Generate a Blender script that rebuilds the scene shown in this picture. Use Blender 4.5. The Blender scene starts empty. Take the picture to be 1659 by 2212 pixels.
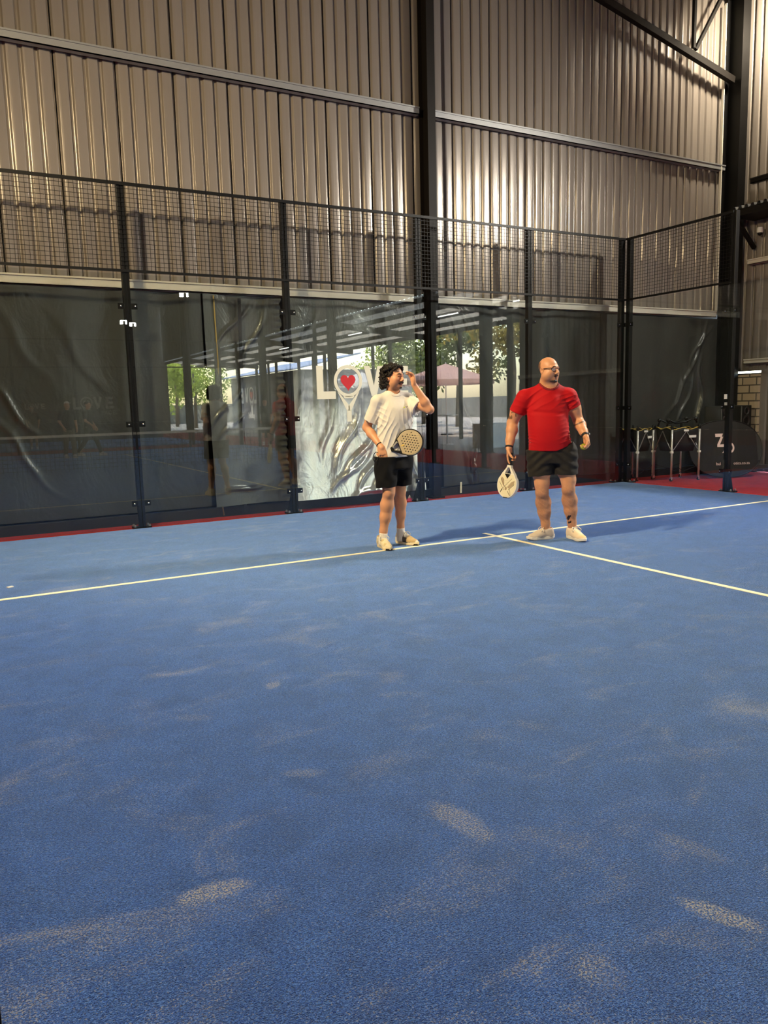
import bpy, bmesh, math, random
import numpy as np
from mathutils import Vector, Matrix
S = bpy.context.scene
C = S.collection
PI = math.pi
random.seed(7)

# ---------------------------------------------------------------- materials
def new_mat(name):
    m = bpy.data.materials.new(name); m.use_nodes = True
    nt = m.node_tree
    return m, nt, nt.nodes['Principled BSDF']

def srgb(r, g, b):
    f = lambda c: (c/255/12.92 if c/255 <= .04045 else ((c/255+.055)/1.055)**2.4)
    return (f(r), f(g), f(b), 1)

def plain(name, col, rough=.5, metal=0., spec=.5, bump=0., bscale=200., emit=None, estr=0.):
    m, nt, b = new_mat(name)
    b.inputs['Base Color'].default_value = col
    b.inputs['Roughness'].default_value = rough
    b.inputs['Metallic'].default_value = metal
    b.inputs['Specular IOR Level'].default_value = spec
    if emit:
        b.inputs['Emission Color'].default_value = emit
        b.inputs['Emission Strength'].default_value = estr
    if bump:
        add_bump(nt, b, bscale, bump)
    return m

def coord(nt, scale=(1, 1, 1), kind='Object'):
    tc = nt.nodes.new('ShaderNodeTexCoord'); mp = nt.nodes.new('ShaderNodeMapping')
    mp.inputs['Scale'].default_value = scale
    nt.links.new(tc.outputs[kind], mp.inputs['Vector'])
    return mp.outputs['Vector']

def noise(nt, vec, scale, detail=3., rough=.5, dist=0.):
    n = nt.nodes.new('ShaderNodeTexNoise')
    n.inputs['Scale'].default_value = scale; n.inputs['Detail'].default_value = detail
    n.inputs['Roughness'].default_value = rough; n.inputs['Distortion'].default_value = dist
    nt.links.new(vec, n.inputs['Vector'])
    return n.outputs['Fac']

def ramp(nt, fac, stops):
    r = nt.nodes.new('ShaderNodeValToRGB')
    e = r.color_ramp.elements
    while len(e) < len(stops): e.new(.5)
    for k, (p, c) in enumerate(stops):
        e[k].position = p; e[k].color = c if len(c) == 4 else (*c, 1)
    nt.links.new(fac, r.inputs['Fac'])
    return r.outputs['Color']

def mixc(nt, fac, a, b, mode='MIX'):
    n = nt.nodes.new('ShaderNodeMix'); n.data_type = 'RGBA'; n.blend_type = mode
    ins = n.inputs
    for sock, v in ((ins[0], fac), (ins[6], a), (ins[7], b)):
        if hasattr(v, 'links'): nt.links.new(v, sock)
        else: sock.default_value = v
    return n.outputs[2]

def mathn(nt, op, a, b=None, clamp=False):
    n = nt.nodes.new('ShaderNodeMath'); n.operation = op; n.use_clamp = clamp
    for k, v in enumerate((a, b)):
        if v is None: continue
        if hasattr(v, 'links'): nt.links.new(v, n.inputs[k])
        else: n.inputs[k].default_value = v
    return n.outputs[0]

def bump_from(nt, b, height, strength, dist=.01):
    n = nt.nodes.new('ShaderNodeBump'); n.inputs['Strength'].default_value = strength
    n.inputs['Distance'].default_value = dist
    nt.links.new(height, n.inputs['Height']); nt.links.new(n.outputs['Normal'], b.inputs['Normal'])
    return n

def add_bump(nt, b, scale, strength, dist=.01, vscale=(1, 1, 1)):
    return bump_from(nt, b, noise(nt, coord(nt, vscale), scale), strength, dist)

# ---------------------------------------------------------------- mesh helpers
class MB:
    """collects simple solids into one mesh"""
    def __init__(s): s.v = []; s.f = []
    def add(s, vs, fs):
        o = len(s.v); s.v += [tuple(v) for v in vs]; s.f += [tuple(i+o for i in f) for f in fs]; return s
    def box(s, c, d, rot=None):
        h = [x/2 for x in d]; vs = []
        for z in (-1, 1):
            for x, y in ((-1, -1), (1, -1), (1, 1), (-1, 1)):
                p = Vector((x*h[0], y*h[1], z*h[2]))
                if rot is not None: p = rot @ p
                vs.append(p + Vector(c))
        return s.add(vs, [(3, 2, 1, 0), (4, 5, 6, 7), (0, 1, 5, 4), (1, 2, 6, 5), (2, 3, 7, 6), (3, 0, 4, 7)])
    def bx(s, x0, x1, y0, y1, z0, z1):
        return s.box(((x0+x1)/2, (y0+y1)/2, (z0+z1)/2), (x1-x0, y1-y0, z1-z0))
    def bar(s, a, b, w, d=None, n=4, up=None):
        """prism of n sides between two points"""
        a, b = Vector(a), Vector(b); d = d or w
        ax = (b-a).normalized()
        u = Vector(up) if up else (Vector((0, 0, 1)) if abs(ax.z) < .9 else Vector((1, 0, 0)))
        x = ax.cross(u).normalized(); y = x.cross(ax).normalized()
        vs = []
        for p in (a, b):
            for k in range(n):
                t = 2*PI*(k+.5)/n; q = 1/math.cos(PI/n) if n == 4 else 1
                vs.append(p + x*math.cos(t)*w/2*q + y*math.sin(t)*d/2*q)
        fs = [(k, (k+1) % n, n+(k+1) % n, n+k) for k in range(n)]
        return s.add(vs, fs + [tuple(range(n-1, -1, -1)), tuple(range(n, 2*n))])
    def tube(s, pts, r, n=8, closed=False):
        pts = [Vector(p) for p in pts]; m = len(pts); vs = []; px = None
        for i, p in enumerate(pts):
            a = pts[(i-1) % m] if (closed or i) else p
            b = pts[(i+1) % m] if (closed or i < m-1) else p
            t = (b-a).normalized()
            if px is None: px = t.orthogonal().normalized()
            px = (px - t*px.dot(t)).normalized(); py = t.cross(px)
            rr = r[i] if hasattr(r, '__len__') else r
            for k in range(n):
                g = 2*PI*k/n; vs.append(p + px*math.cos(g)*rr + py*math.sin(g)*rr)
        fs = []
        for i in range(m if closed else m-1):
            j = (i+1) % m
            for k in range(n):
                fs.append((i*n+k, i*n+(k+1) % n, j*n+(k+1) % n, j*n+k))
        if not closed: fs += [tuple(range(n-1, -1, -1)), tuple(range((m-1)*n, m*n))]
        return s.add(vs, fs)
    def lathe(s, prof, c=(0, 0, 0), n=20):
        """revolve (r, z) pairs about z through c"""
        vs = []; fs = []
        for r, z in prof:
            for k in range(n):
                t = 2*PI*k/n; vs.append((c[0]+r*math.cos(t), c[1]+r*math.sin(t), c[2]+z))
        for i in range(len(prof)-1):
            for k in range(n):
                fs.append((i*n+k, i*n+(k+1) % n, (i+1)*n+(k+1) % n, (i+1)*n+k))
        fs += [tuple(range(n-1, -1, -1)), tuple(range((len(prof)-1)*n, len(prof)*n))]
        return s.add(vs, fs)
    def ball(s, c, r, n=12, rot=None):
        r = r if hasattr(r, '__len__') else (r, r, r)
        vs = []; fs = []; m = n//2+1
        for i in range(m):
            t = PI*i/(m-1)
            for k in range(n):
                g = 2*PI*k/n
                p = Vector((math.sin(t)*math.cos(g)*r[0], math.sin(t)*math.sin(g)*r[1], math.cos(t)*r[2]))
                if rot is not None: p = rot @ p
                vs.append(p + Vector(c))
        for i in range(m-1):
            for k in range(n):
                fs.append((i*n+k, (i+1)*n+k, (i+1)*n+(k+1) % n, i*n+(k+1) % n))
        return s.add(vs, fs)
    def poly(s, pts, dirv):
        """flat outline extruded along dirv"""
        n = len(pts); d = Vector(dirv)
        vs = [Vector(p) for p in pts] + [Vector(p)+d for p in pts]
        return s.add(vs, [tuple(range(n)), tuple(range(2*n-1, n-1, -1))] + [(k, n+k, n+(k+1) % n, (k+1) % n) for k in range(n)])
    def build(s, name, mat, parent=None, smooth=False, bevel=0., loc=None):
        me = bpy.data.meshes.new(name); me.from_pydata(s.v, [], s.f); me.validate()
        bm = bmesh.new(); bm.from_mesh(me)
        bmesh.ops.recalc_face_normals(bm, faces=bm.faces); bm.to_mesh(me); bm.free()
        return link(name, me, mat, parent, smooth, bevel, loc)

def link(name, me, mat, parent=None, smooth=False, bevel=0., loc=None):
    o = bpy.data.objects.new(name, me); C.objects.link(o)
    for m in (mat if isinstance(mat, (list, tuple)) else [mat]): me.materials.append(m)
    if smooth:
        me.polygons.foreach_set('use_smooth', [True]*len(me.polygons))
    if smooth == 'auto':
        me.set_sharp_from_angle(angle=R(35))
    if bevel:
        b = o.modifiers.new('edge', 'BEVEL'); b.width = bevel; b.segments = 2; b.limit_method = 'ANGLE'
    if parent: o.parent = parent
    if loc: o.location = loc
    return o

R = math.radians
def tag(o, label=None, cat=None, group=None, kind=None):
    for k, v in (('label', label), ('category', cat), ('group', group), ('kind', kind)):
        if v: o[k] = v
    return o

def empty(name, loc, rz=0., label=None, cat=None, group=None):
    o = bpy.data.objects.new(name, None); C.objects.link(o); o.empty_display_size = .2
    o.location = loc; o.rotation_euler = (0, 0, rz)
    return tag(o, label, cat, group)

def copy_tree(o, parent=None):
    c = o.copy(); C.objects.link(c); c.parent = parent
    for ch in list(o.children): copy_tree(ch, c)
    return c
# ================================================================ MATERIALS
def turf(name, c_dark, c_mid, c_light, sand, patches=(), tint=(1, 1, 1, 1), sheen=.3):
    m, nt, b = new_mat(name)
    v = coord(nt)
    fine = noise(nt, v, 260., 2., .6)
    fibre = noise(nt, coord(nt, (1., 2.2, 1.)), 110., 3., .65, .6)
    col = ramp(nt, mathn(nt, 'ADD', mathn(nt, 'MULTIPLY', fine, .45), mathn(nt, 'MULTIPLY', fibre, .55)),
               [(.435, c_dark), (.5, c_mid), (.575, c_light)])
    broad = noise(nt, v, 1.6, 5., .6)
    col = mixc(nt, mathn(nt, 'MULTIPLY', broad, .30), col, c_mid)
    mott = noise(nt, v, 5.5, 5., .65, .6)
    col = mixc(nt, 1., col, ramp(nt, mott, [(.30, (.62, .64, .70)), (.62, (1.12, 1.1, 1.06))]), 'MULTIPLY')
    # pale sand left in the pile: broad scuffs, drawn out along the swept direction
    sc = noise(nt, coord(nt, (.8, 1.5, 1.)), 2.1, 6., .68, 1.2)
    sp = noise(nt, v, 150., 2., .7)
    scuff = mathn(nt, 'MULTIPLY', mathn(nt, 'SUBTRACT', sc, .52, True), 3.2)
    spk = mathn(nt, 'GREATER_THAN', mathn(nt, 'ADD', sp, mathn(nt, 'MULTIPLY', scuff, .20)), .635)
    fac = mathn(nt, 'ADD', mathn(nt, 'MULTIPLY', scuff, .07, True), mathn(nt, 'MULTIPLY', spk, .5), True)
    swirl = noise(nt, coord(nt, (.8, 3.4, 1.)), 8., 4., .7, 2.0)
    streak = mathn(nt, 'MULTIPLY', mathn(nt, 'SUBTRACT', swirl, .63, True), 1.9)
    fac = mathn(nt, 'ADD', fac, streak, True)
    if patches:
        tc = nt.nodes.new('ShaderNodeTexCoord')
        for (x, y, ang, a, bb, s) in patches:
            mp = nt.nodes.new('ShaderNodeMapping'); mp.vector_type = 'TEXTURE'
            mp.inputs['Location'].default_value = (x, y, 0); mp.inputs['Rotation'].default_value = (0, 0, ang)
            mp.inputs['Scale'].default_value = (a, bb, 1)
            nt.links.new(tc.outputs['Object'], mp.inputs['Vector'])
            wv = nt.nodes.new('ShaderNodeVectorMath'); wv.operation = 'ADD'
            nz = nt.nodes.new('ShaderNodeTexNoise'); nz.inputs['Scale'].default_value = 22.; nz.inputs['Detail'].default_value = 5.; nz.inputs['Roughness'].default_value = .7; nt.links.new(v, nz.inputs['Vector'])
            nt.links.new(mp.outputs['Vector'], wv.inputs[0]); nt.links.new(nz.outputs['Color'], wv.inputs[1])
            sb = nt.nodes.new('ShaderNodeVectorMath'); sb.operation = 'SUBTRACT'; sb.inputs[1].default_value = (.5, .5, .5); nt.links.new(wv.outputs[0], sb.inputs[0])
            ln = nt.nodes.new('ShaderNodeVectorMath'); ln.operation = 'LENGTH'
            nt.links.new(sb.outputs['Vector'], ln.inputs[0])
            k = mathn(nt, 'SUBTRACT', 1.15, ln.outputs['Value'], True)
            k = mathn(nt, 'MULTIPLY', mathn(nt, 'MULTIPLY', k, 2.2, True), mathn(nt, 'MULTIPLY', mathn(nt, 'SUBTRACT', sp, .47, True), 9., True))
            fac = mathn(nt, 'ADD', fac, mathn(nt, 'MULTIPLY', k, s), True)
    col = mixc(nt, fac, col, sand)
    nt.links.new(col, b.inputs['Base Color'])
    b.inputs['Roughness'].default_value = .85; b.inputs['Specular IOR Level'].default_value = .15
    b.inputs['Sheen Weight'].default_value = sheen; b.inputs['Sheen Roughness'].default_value = .35; b.inputs['Sheen Tint'].default_value = tint
    bump_from(nt, b, mathn(nt, 'ADD', fine, mathn(nt, 'MULTIPLY', fibre, 1.5)), .9, .007)
    return m

PATCH = [(-4.362, -7.42, R(-8), .115, .042, .95), (-3.525, -7.475, R(-84), .150, .060, .60), (-3.20, -8.24, R(-66), .115, .036, .95),
         (-3.60, -5.92, R(-40), .035, .05, .7), (-3.84, -6.88, R(-30), .085, .035, .35), (-3.0, -7.98, R(-78), .12, .035, .35), (-4.06, -6.11, R(-35), .10, .04, .25), (-3.63, -8.24, R(-80), .07, .06, .25)]
blue_turf = turf('blue turf', srgb(2, 14, 78), srgb(24, 72, 180), srgb(100, 148, 232), srgb(214, 204, 182), PATCH, (.36, .60, 1, 1), 1.0)
red_turf = turf('red turf', srgb(110, 4, 10), srgb(172, 8, 20), srgb(196, 26, 34), srgb(180, 30, 36), (), (1, .3, .3, 1))
line_paint = plain('cream line pile', srgb(240, 232, 200), .9, bump=.4, bscale=180.)

def metal_sheet(name, col, rough=.30, vert=True):
    m, nt, b = new_mat(name)
    st = noise(nt, coord(nt, (1, 1, .06) if vert else (.06, 1, 1)), 3.2, 4., .6)
    nt.links.new(mixc(nt, st, tuple(c*.84 for c in col[:3])+(1,), tuple(min(1, c*1.12) for c in col[:3])+(1,)), b.inputs['Base Color'])
    b.inputs['Roughness'].default_value = rough; b.inputs['Metallic'].default_value = .25
    b.inputs['Specular IOR Level'].default_value = .5
    bump_from(nt, b, noise(nt, coord(nt, (1, 1, .05) if vert else (.05, 1, 1)), 7., 4., .6), .5, .012)
    return m
sheet = metal_sheet('warm grey cladding', srgb(128, 119, 111))
galv = plain('galvanised steel', srgb(150, 150, 150), .42, .6, bump=.1, bscale=30.)
cream_steel = plain('pale painted girt', srgb(196, 190, 176), .5, .1)
black_steel = plain('black steel', srgb(9, 8, 8), .45, .0, .22, bump=.05, bscale=60.)
dark_steel = plain('dark brown steel', srgb(19, 15, 12), .55, .0, .18)
dark_gap = plain('black seam', srgb(6, 6, 6), .9)
bolt_m = plain('bright bolt', srgb(215, 215, 210), .25, 1.)
black_plastic = plain('black plastic', srgb(10, 10, 11), .45, spec=.3)
black_rubber = plain('black base rail', srgb(20, 20, 24), .6)
white_plastic = plain('white plastic', srgb(226, 224, 218), .45)

def glass_mat():
    m = bpy.data.materials.new('clear court glass'); m.use_nodes = True; nt = m.node_tree
    nt.nodes.clear(); out = nt.nodes.new('ShaderNodeOutputMaterial')
    tr = nt.nodes.new('ShaderNodeBsdfTransparent'); tr.inputs[0].default_value = (.93, .955, .95, 1)
    gl = nt.nodes.new('ShaderNodeBsdfGlossy'); gl.inputs['Roughness'].default_value = 0.
    lw = nt.nodes.new('ShaderNodeLayerWeight'); lw.inputs['Blend'].default_value = .5
    p = mathn(nt, 'POWER', lw.outputs['Facing'], 5.)
    f = mathn(nt, 'ADD', mathn(nt, 'MULTIPLY', p, .93), .062)
    mx = nt.nodes.new('ShaderNodeMixShader')
    nt.links.new(f, mx.inputs[0]); nt.links.new(tr.outputs[0], mx.inputs[1]); nt.links.new(gl.outputs[0], mx.inputs[2])
    nt.links.new(mx.outputs[0], out.inputs[0])
    return m
glass = glass_mat()

def pvc(name, col, rough, metal=0., bump=.6, spec=.5):
    m, nt, b = new_mat(name)
    b.inputs['Base Color'].default_value = col; b.inputs['Roughness'].default_value = rough
    b.inputs['Metallic'].default_value = metal; b.inputs['Specular IOR Level'].default_value = spec
    h = mathn(nt, 'ADD', noise(nt, coord(nt, (1, 1, .55)), 2.4, 5., .55, .8), mathn(nt, 'MULTIPLY', noise(nt, coord(nt), 16., 3., .5, .5), .10))
    bump_from(nt, b, h, bump, .05)
    return m
pvc_grey = pvc('smoky plastic sheet', srgb(56, 57, 54), .30, bump=.35)
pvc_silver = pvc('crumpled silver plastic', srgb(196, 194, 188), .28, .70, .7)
nt = pvc_silver.node_tree; b = nt.nodes['Principled BSDF']    # bright sky reflection at the sheet's foot painted in as paler, more metallic plastic
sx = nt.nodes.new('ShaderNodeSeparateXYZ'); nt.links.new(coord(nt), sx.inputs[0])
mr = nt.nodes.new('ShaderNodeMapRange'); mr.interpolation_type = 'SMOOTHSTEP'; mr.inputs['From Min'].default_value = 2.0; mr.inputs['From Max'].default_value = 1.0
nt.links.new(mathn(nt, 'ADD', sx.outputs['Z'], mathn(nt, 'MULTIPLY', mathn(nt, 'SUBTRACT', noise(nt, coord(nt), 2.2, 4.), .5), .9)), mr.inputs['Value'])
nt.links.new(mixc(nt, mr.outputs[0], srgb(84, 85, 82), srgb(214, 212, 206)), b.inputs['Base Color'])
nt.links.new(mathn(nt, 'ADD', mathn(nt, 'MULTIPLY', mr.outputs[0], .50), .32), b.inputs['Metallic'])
pvc_mid = pvc('dull silver plastic sheet', srgb(84, 85, 83), .30, .35, .5)

# ================================================================ FLOOR
MB().bx(-14, 8.35, -46, .95, -.2, -.012).build('floor', red_turf)['kind'] = 'structure'
o = MB().bx(-5.0, 5.0, -20, -.015, -.05, 0).build('floor_court', blue_turf); tag(o, 'blue artificial turf of the padel court', kind='structure')
o = MB().bx(-5.0, 5.0, -43, -23, -.05, 0).build('floor_court', blue_turf); tag(o, 'blue turf of the next court', kind='structure')
ln = MB().bx(-5, 5, -3.075, -3.025, -.02, .003).build('trim_1', line_paint); tag(ln, 'cream service line across the blue turf', kind='structure')
ln = MB().bx(-.025, .025, -10, -2.83, -.02, .0035).build('trim_2', line_paint); tag(ln, 'cream centre line running from the service line', kind='structure')
MB().bx(-5, 5, -17.0, -16.95, -.02, .003).build('trim_3', line_paint)['kind'] = 'structure'
MB().bx(-.025, .025, -17.2, -10, -.02, .0035).build('trim_4', line_paint)['kind'] = 'structure'
pave = plain('patio paving', srgb(150, 140, 128), .8, bump=.3, bscale=40.)
MB().bx(8.35, 70, -110, 30, -.25, -.03).build('ground_patio', pave)['kind'] = 'structure'

# ================================================================ HALL WALLS
def cladding(name, a, b, nrm, z0, z1, pitch=.1715, seed=1, mat=sheet):
    """trapezoidal cladding from a to b in plan, room side along nrm; ztop may vary along the run"""
    rnd = random.Random(seed)
    a, b, nrm = Vector((*a, 0)), Vector((*b, 0)), Vector((*nrm, 0)); L = (b-a).length; t = (b-a)/L
    prof = []; x = 0.; k = 0
    while x < L:
        j = rnd.gauss(0, .0030); j2 = rnd.gauss(0, .0030)
        prof += [(x, j), (x+.003, j+.0010), (x+.036, j+.0016), (x+.074, j2+.0016), (x+.107, j2+.0010), (x+.110, j2)]
        prof += [(x+.124, -.034), (x+.128, -.037)]
        if k % 4 == 3:
            prof += [(x+.136, -.037), (x+.1365, -.12), (x+.1535, -.12), (x+.1538, -.037)]
        prof += [(x+.154, -.037), (x+.158, -.034)]
        x += pitch; k += 1
    top = z1 if callable(z1) else (lambda u: z1)
    rows = 9; vs = []; fs = []
    for i in range(rows):
        for (u, d) in prof:
            z = z0 + (top(u)-z0)*i/(rows-1)
            w = .0016*math.sin(u*37.+i*2.1)+.0012*math.sin(u*91.+i*1.3)
            p = a + t*u + nrm*(d+w); vs.append((p.x, p.y, z))
    n = len(prof)
    for i in range(rows-1):
        for k in range(n-1):
            fs.append((i*n+k, i*n+k+1, (i+1)*n+k+1, (i+1)*n+k))
    me = bpy.data.meshes.new(name); me.from_pydata(vs, [], fs)
    o = link(name, me, mat, smooth=True); me.set_sharp_from_angle(angle=R(50))
    o['kind'] = 'structure'
    return o
YW = .50
roofz = lambda x: 8.55 + .10*(8.1-x)
w = cladding('wall_back', (-9.0, YW), (8.22, YW), (0, -1), 2.94, lambda u: roofz(-9.0+u)+.05, seed=3)
tag(w, 'warm grey corrugated cladding behind the court')
w = cladding('wall_right', (8.12, .55), (8.12, -6.6), (-1, 0), 1.86, 9.0, seed=5); tag(w, 'corrugated side wall past the corner')
w = cladding('wall_right', (8.12, -.33), (8.12, -6.6), (-1, 0), 0, 1.86, seed=6)
w = cladding('wall_right', (8.3, -6.6), (8.3, -46), (-1, 0), 4.81, 9.2, pitch=.343, seed=8)
hall_dark = plain('brown far cladding', srgb(96, 84, 74), .5)
MB().bx(-14.2, -14, -46, 1, 0, 11).build('wall_left', hall_dark)['kind'] = 'structure'
MB().bx(-14.2, 8.6, -46.2, -46, 0, 11).build('wall_far', hall_dark)['kind'] = 'structure'
MB().bx(-14.2, -9.0, .4, .6, 0, 11).build('wall_back_end', hall_dark)['kind'] = 'structure'
# added dark wall behind the hanging sheets, keeps sky and sun from leaking in
MB().bx(-9.0, 8.4, .78, .9, -.1, 4.2).build('wall_light_block', plain('dark light-blocking wall', srgb(40, 40, 38), .9))['kind'] = 'structure'
roof_m = plain('dark roof sheet', srgb(74, 66, 58), .6)
MB().add([(-3, 1, roofz(-3)), (8.6, 1, roofz(8.6)), (8.6, -46.2, roofz(8.6)), (-3, -46.2, roofz(-3)),
          (-14.2, 1, roofz(-3)-1.1), (-14.2, -46.2, roofz(-3)-1.1)], [(0, 1, 2, 3), (4, 0, 3, 5)]).build('ceiling', roof_m)['kind'] = 'structure'

# base rail, girts, sill
def structure(name, mb, m, label=None, **k):
    o = mb.build(name, m, **k); o['kind'] = 'structure'
    if label: o['label'] = label
    return o
structure('baseboard_back', MB().bx(-9, 8.1, .40, .52, -.02, .115), black_rubber, 'black base rail under the plastic sheets', bevel=.006)
def girt(name, p, q, nrm, h, d, m, label):
    p, q, n = Vector(p), Vector(q), Vector(nrm); t = (q-p).normalized(); mb = MB()
    up = Vector((0, 0, 1))
    def strip(o0, o1, u0, u1):
        vs = [p+n*o0+up*u0, q+n*o0+up*u0, q+n*o1+up*u0, p+n*o1+up*u0, p+n*o0+up*u1, q+n*o0+up*u1, q+n*o1+up*u1, p+n*o1+up*u1]
        mb.add(vs, [(3, 2, 1, 0), (4, 5, 6, 7), (0, 1, 5, 4), (1, 2, 6, 5), (2, 3, 7, 6), (3, 0, 4, 7)])
    strip(0, d, h-.012, h); strip(0, d, 0, .012); strip(d-.012, d, .0, h); strip(d-.004, d+.014, h-.02, h)
    return structure(name, mb, m, label)
girt('trim_5', (-9, YW-.04, 5.48), (1.28, YW-.04, 5.48), (0, -1, 0), .10, .09, galv, 'horizontal girt on the cladding left of the dark column')
girt('trim_6', (1.46, YW-.04, 5.48), (7.85, YW-.04, 5.48), (0, -1, 0), .10, .09, galv, 'horizontal girt on the cladding right of the dark column')
girt('trim_7', (-9, YW-.03, 2.87), (1.13, YW-.03, 2.87), (0, -1, 0), .115, .09, cream_steel, 'pale girt along the cladding foot, left of the dark column')
girt('trim_8', (1.56, YW-.03, 2.87), (7.75, YW-.03, 2.87), (0, -1, 0), .115, .09, cream_steel, 'pale girt along the cladding foot, right of the dark column')
girt('trim_9', (8.08, -.05, 5.17), (8.08, -6.5, 5.17), (-1, 0, 0), .09, .09, dark_steel, 'dark girt on the side wall above the canopy')
girt('trim_10', (8.08, -.05, 3.76), (8.08, -6.5, 3.76), (-1, 0, 0), .09, .08, cream_steel, 'pale girt on the side wall under the canopy')
girt('trim_11', (8.08, -.05, 1.98), (8.08, -6.5, 1.98), (-1, 0, 0), .09, .08, cream_steel, 'lower pale girt on the side wall')
structure('trim_12', MB().bx(8.02, 8.1, -6.5, -.33, .06, .14), galv, 'steel rail at the foot of the side wall')

# columns
def ibeam(name, loc, w, d, h, m, label, t=.012, rz=0., group=None):
    e = empty(name, loc, rz, label, 'column', group)
    MB().bx(-w/2, w/2, -d/2, -d/2+t, 0, h).build('front_flange', m, e)
    MB().bx(-w/2, w/2, d/2-t, d/2, 0, h).build('rear_flange', m, e)
    MB().bx(-t/2, t/2, -d/2+t, d/2-t, 0, h).build('web', m, e)
    MB().bx(-w/2-.04, w/2+.04, -d/2-.04, d/2+.04, -.012, .012).build('base_plate', m, e)
    return e
ibeam('steel_column', (1.395, .345, 0), .13, .235, 9.2, dark_steel, 'dark steel column between the third and fourth glass bays')
ibeam('steel_column', (7.93, .25, 0), .20, .34, 8.6, black_steel, 'dark steel column in the hall corner')
col_y = (-8.15, -11.0, -18.1, -25.8, -32.9, -39.6)
names = ('first column of the open side, next to the cladding', 'second column of the open side', 'third column of the open side beside the lettered glass',
         'fourth column of the open side', 'fifth column of the open side', 'last column of the open side')
for y, nm in zip(col_y, names):
    ibeam('steel_column', (8.2, y, 0), .22, .30, 8.8, dark_steel, 'dark steel '+nm, rz=PI/2, group='columns along the open side')

# roof truss in front of the back wall
tr = empty('roof_truss', (7.85, .27, 7.0), 0, 'dark steel roof truss sloping down to the corner column', 'truss')
tp = lambda x, z: (x-7.85, 0, z-7.0)
bot = lambda x: 7.0+.30*(7.85-x)
MB().bar(tp(7.85, 7.0), tp(-3.0, bot(-3.0) if bot(-3.) < 9.3 else 9.3), .09, .11).build('bottom_chord', dark_steel, tr)
MB().bar(tp(8.0, 8.42), tp(-3.0, 9.53), .09, .10).build('top_chord', dark_steel, tr)
for x0, x1 in ((6.85, 7.62), (6.80, 6.80), (4.9, 5.7), (4.85, 4.85), (2.9, 3.7), (2.85, 2.85)):
    MB().bar(tp(x0, bot(x0)+.03), tp(x1, roofz(x1)-.08), .055, .055).build('diagonal', dark_steel, tr)
structure('trim_13', MB().bx(7.735, 7.755, .36, .40, 2.99, 8.3).bx(7.775, 7.79, .40, .44, 2.99, 8.3), cream_steel, 'pale corner flashing beside the corner column')

# canopy edge on the side wall
cz = empty('canopy', (8.1, -.1, 4.5), 0, 'short corrugated canopy on the side wall beside the corner column', 'canopy')
mb = MB(); x = 0
pr = []
for k in range(30):
    y = -k*.12
    pr += [(y, .20), (y-.05, .20), (y-.065, .15), (y-.105, .15)]
vs = [(-.62, y, z) for y, z in pr]+[(0, y, z+.08) for y, z in pr]; n = len(pr)
mb.add(vs, [(k, k+1, n+k+1, n+k) for k in range(n-1)]).build('roof_sheet', galv, cz)
MB().bx(-.62, 0, -3.5, .02, .03, .13).build('beam', dark_steel, cz)
MB().bar((-.6, -.02, .06), (-.02, -.02, -.45), .06).build('bracket', dark_steel, cz)
cam_o = empty('security_camera', (8.0, -.28, 4.28), 0, 'white security camera under the canopy on the side wall', 'camera')
MB().lathe([(.05, .09), (.055, .02), (.05, 0)], n=16).build('mount', white_plastic, cam_o, 'auto')
MB().ball((0, 0, -.01), .042, 14).build('dome', black_plastic, cam_o, True)

# low brick pier and window slit at the corner of the side wall
m, nt, b = new_mat('pale blockwork')
br = nt.nodes.new('ShaderNodeTexBrick'); br.inputs['Scale'].default_value = 1.
br.inputs['Color1'].default_value = srgb(176, 156, 128); br.inputs['Color2'].default_value = srgb(160, 140, 112); br.inputs['Mortar'].default_value = srgb(70, 60, 48)
br.inputs['Brick Width'].default_value = .29; br.inputs['Row Height'].default_value = .145; br.inputs['Mortar Size'].default_value = .012
mp = nt.nodes.new('ShaderNodeMapping'); mp.inputs['Rotation'].default_value = (R(90), 0, 0)
tc = nt.nodes.new('ShaderNodeTexCoord'); sx = nt.nodes.new('ShaderNodeSeparateXYZ'); cx = nt.nodes.new('ShaderNodeCombineXYZ')
nt.links.new(tc.outputs['Object'], sx.inputs[0]); nt.links.new(sx.outputs['Y'], cx.inputs['X']); nt.links.new(sx.outputs['Z'], cx.inputs['Y'])
nt.links.new(cx.outputs[0], br.inputs['Vector']); nt.links.new(br.outputs['Color'], b.inputs['Base Color']); b.inputs['Roughness'].default_value = .85
bump_from(nt, b, br.outputs['Fac'], -.5, .01)
blockwork = m
structure('wall_right_blockwork', MB().bx(8.06, 8.2, -.33, .6, -.05, 1.79), blockwork, 'pale blockwork pier at the corner of the side wall')
structure('window_1', MB().bx(8.12, 8.16, -.33, .5, 1.79, 1.815).bx(8.12, 8.16, -.33, .5, 1.855, 1.87), black_steel, 'narrow bright slit above the blockwork')

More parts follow.
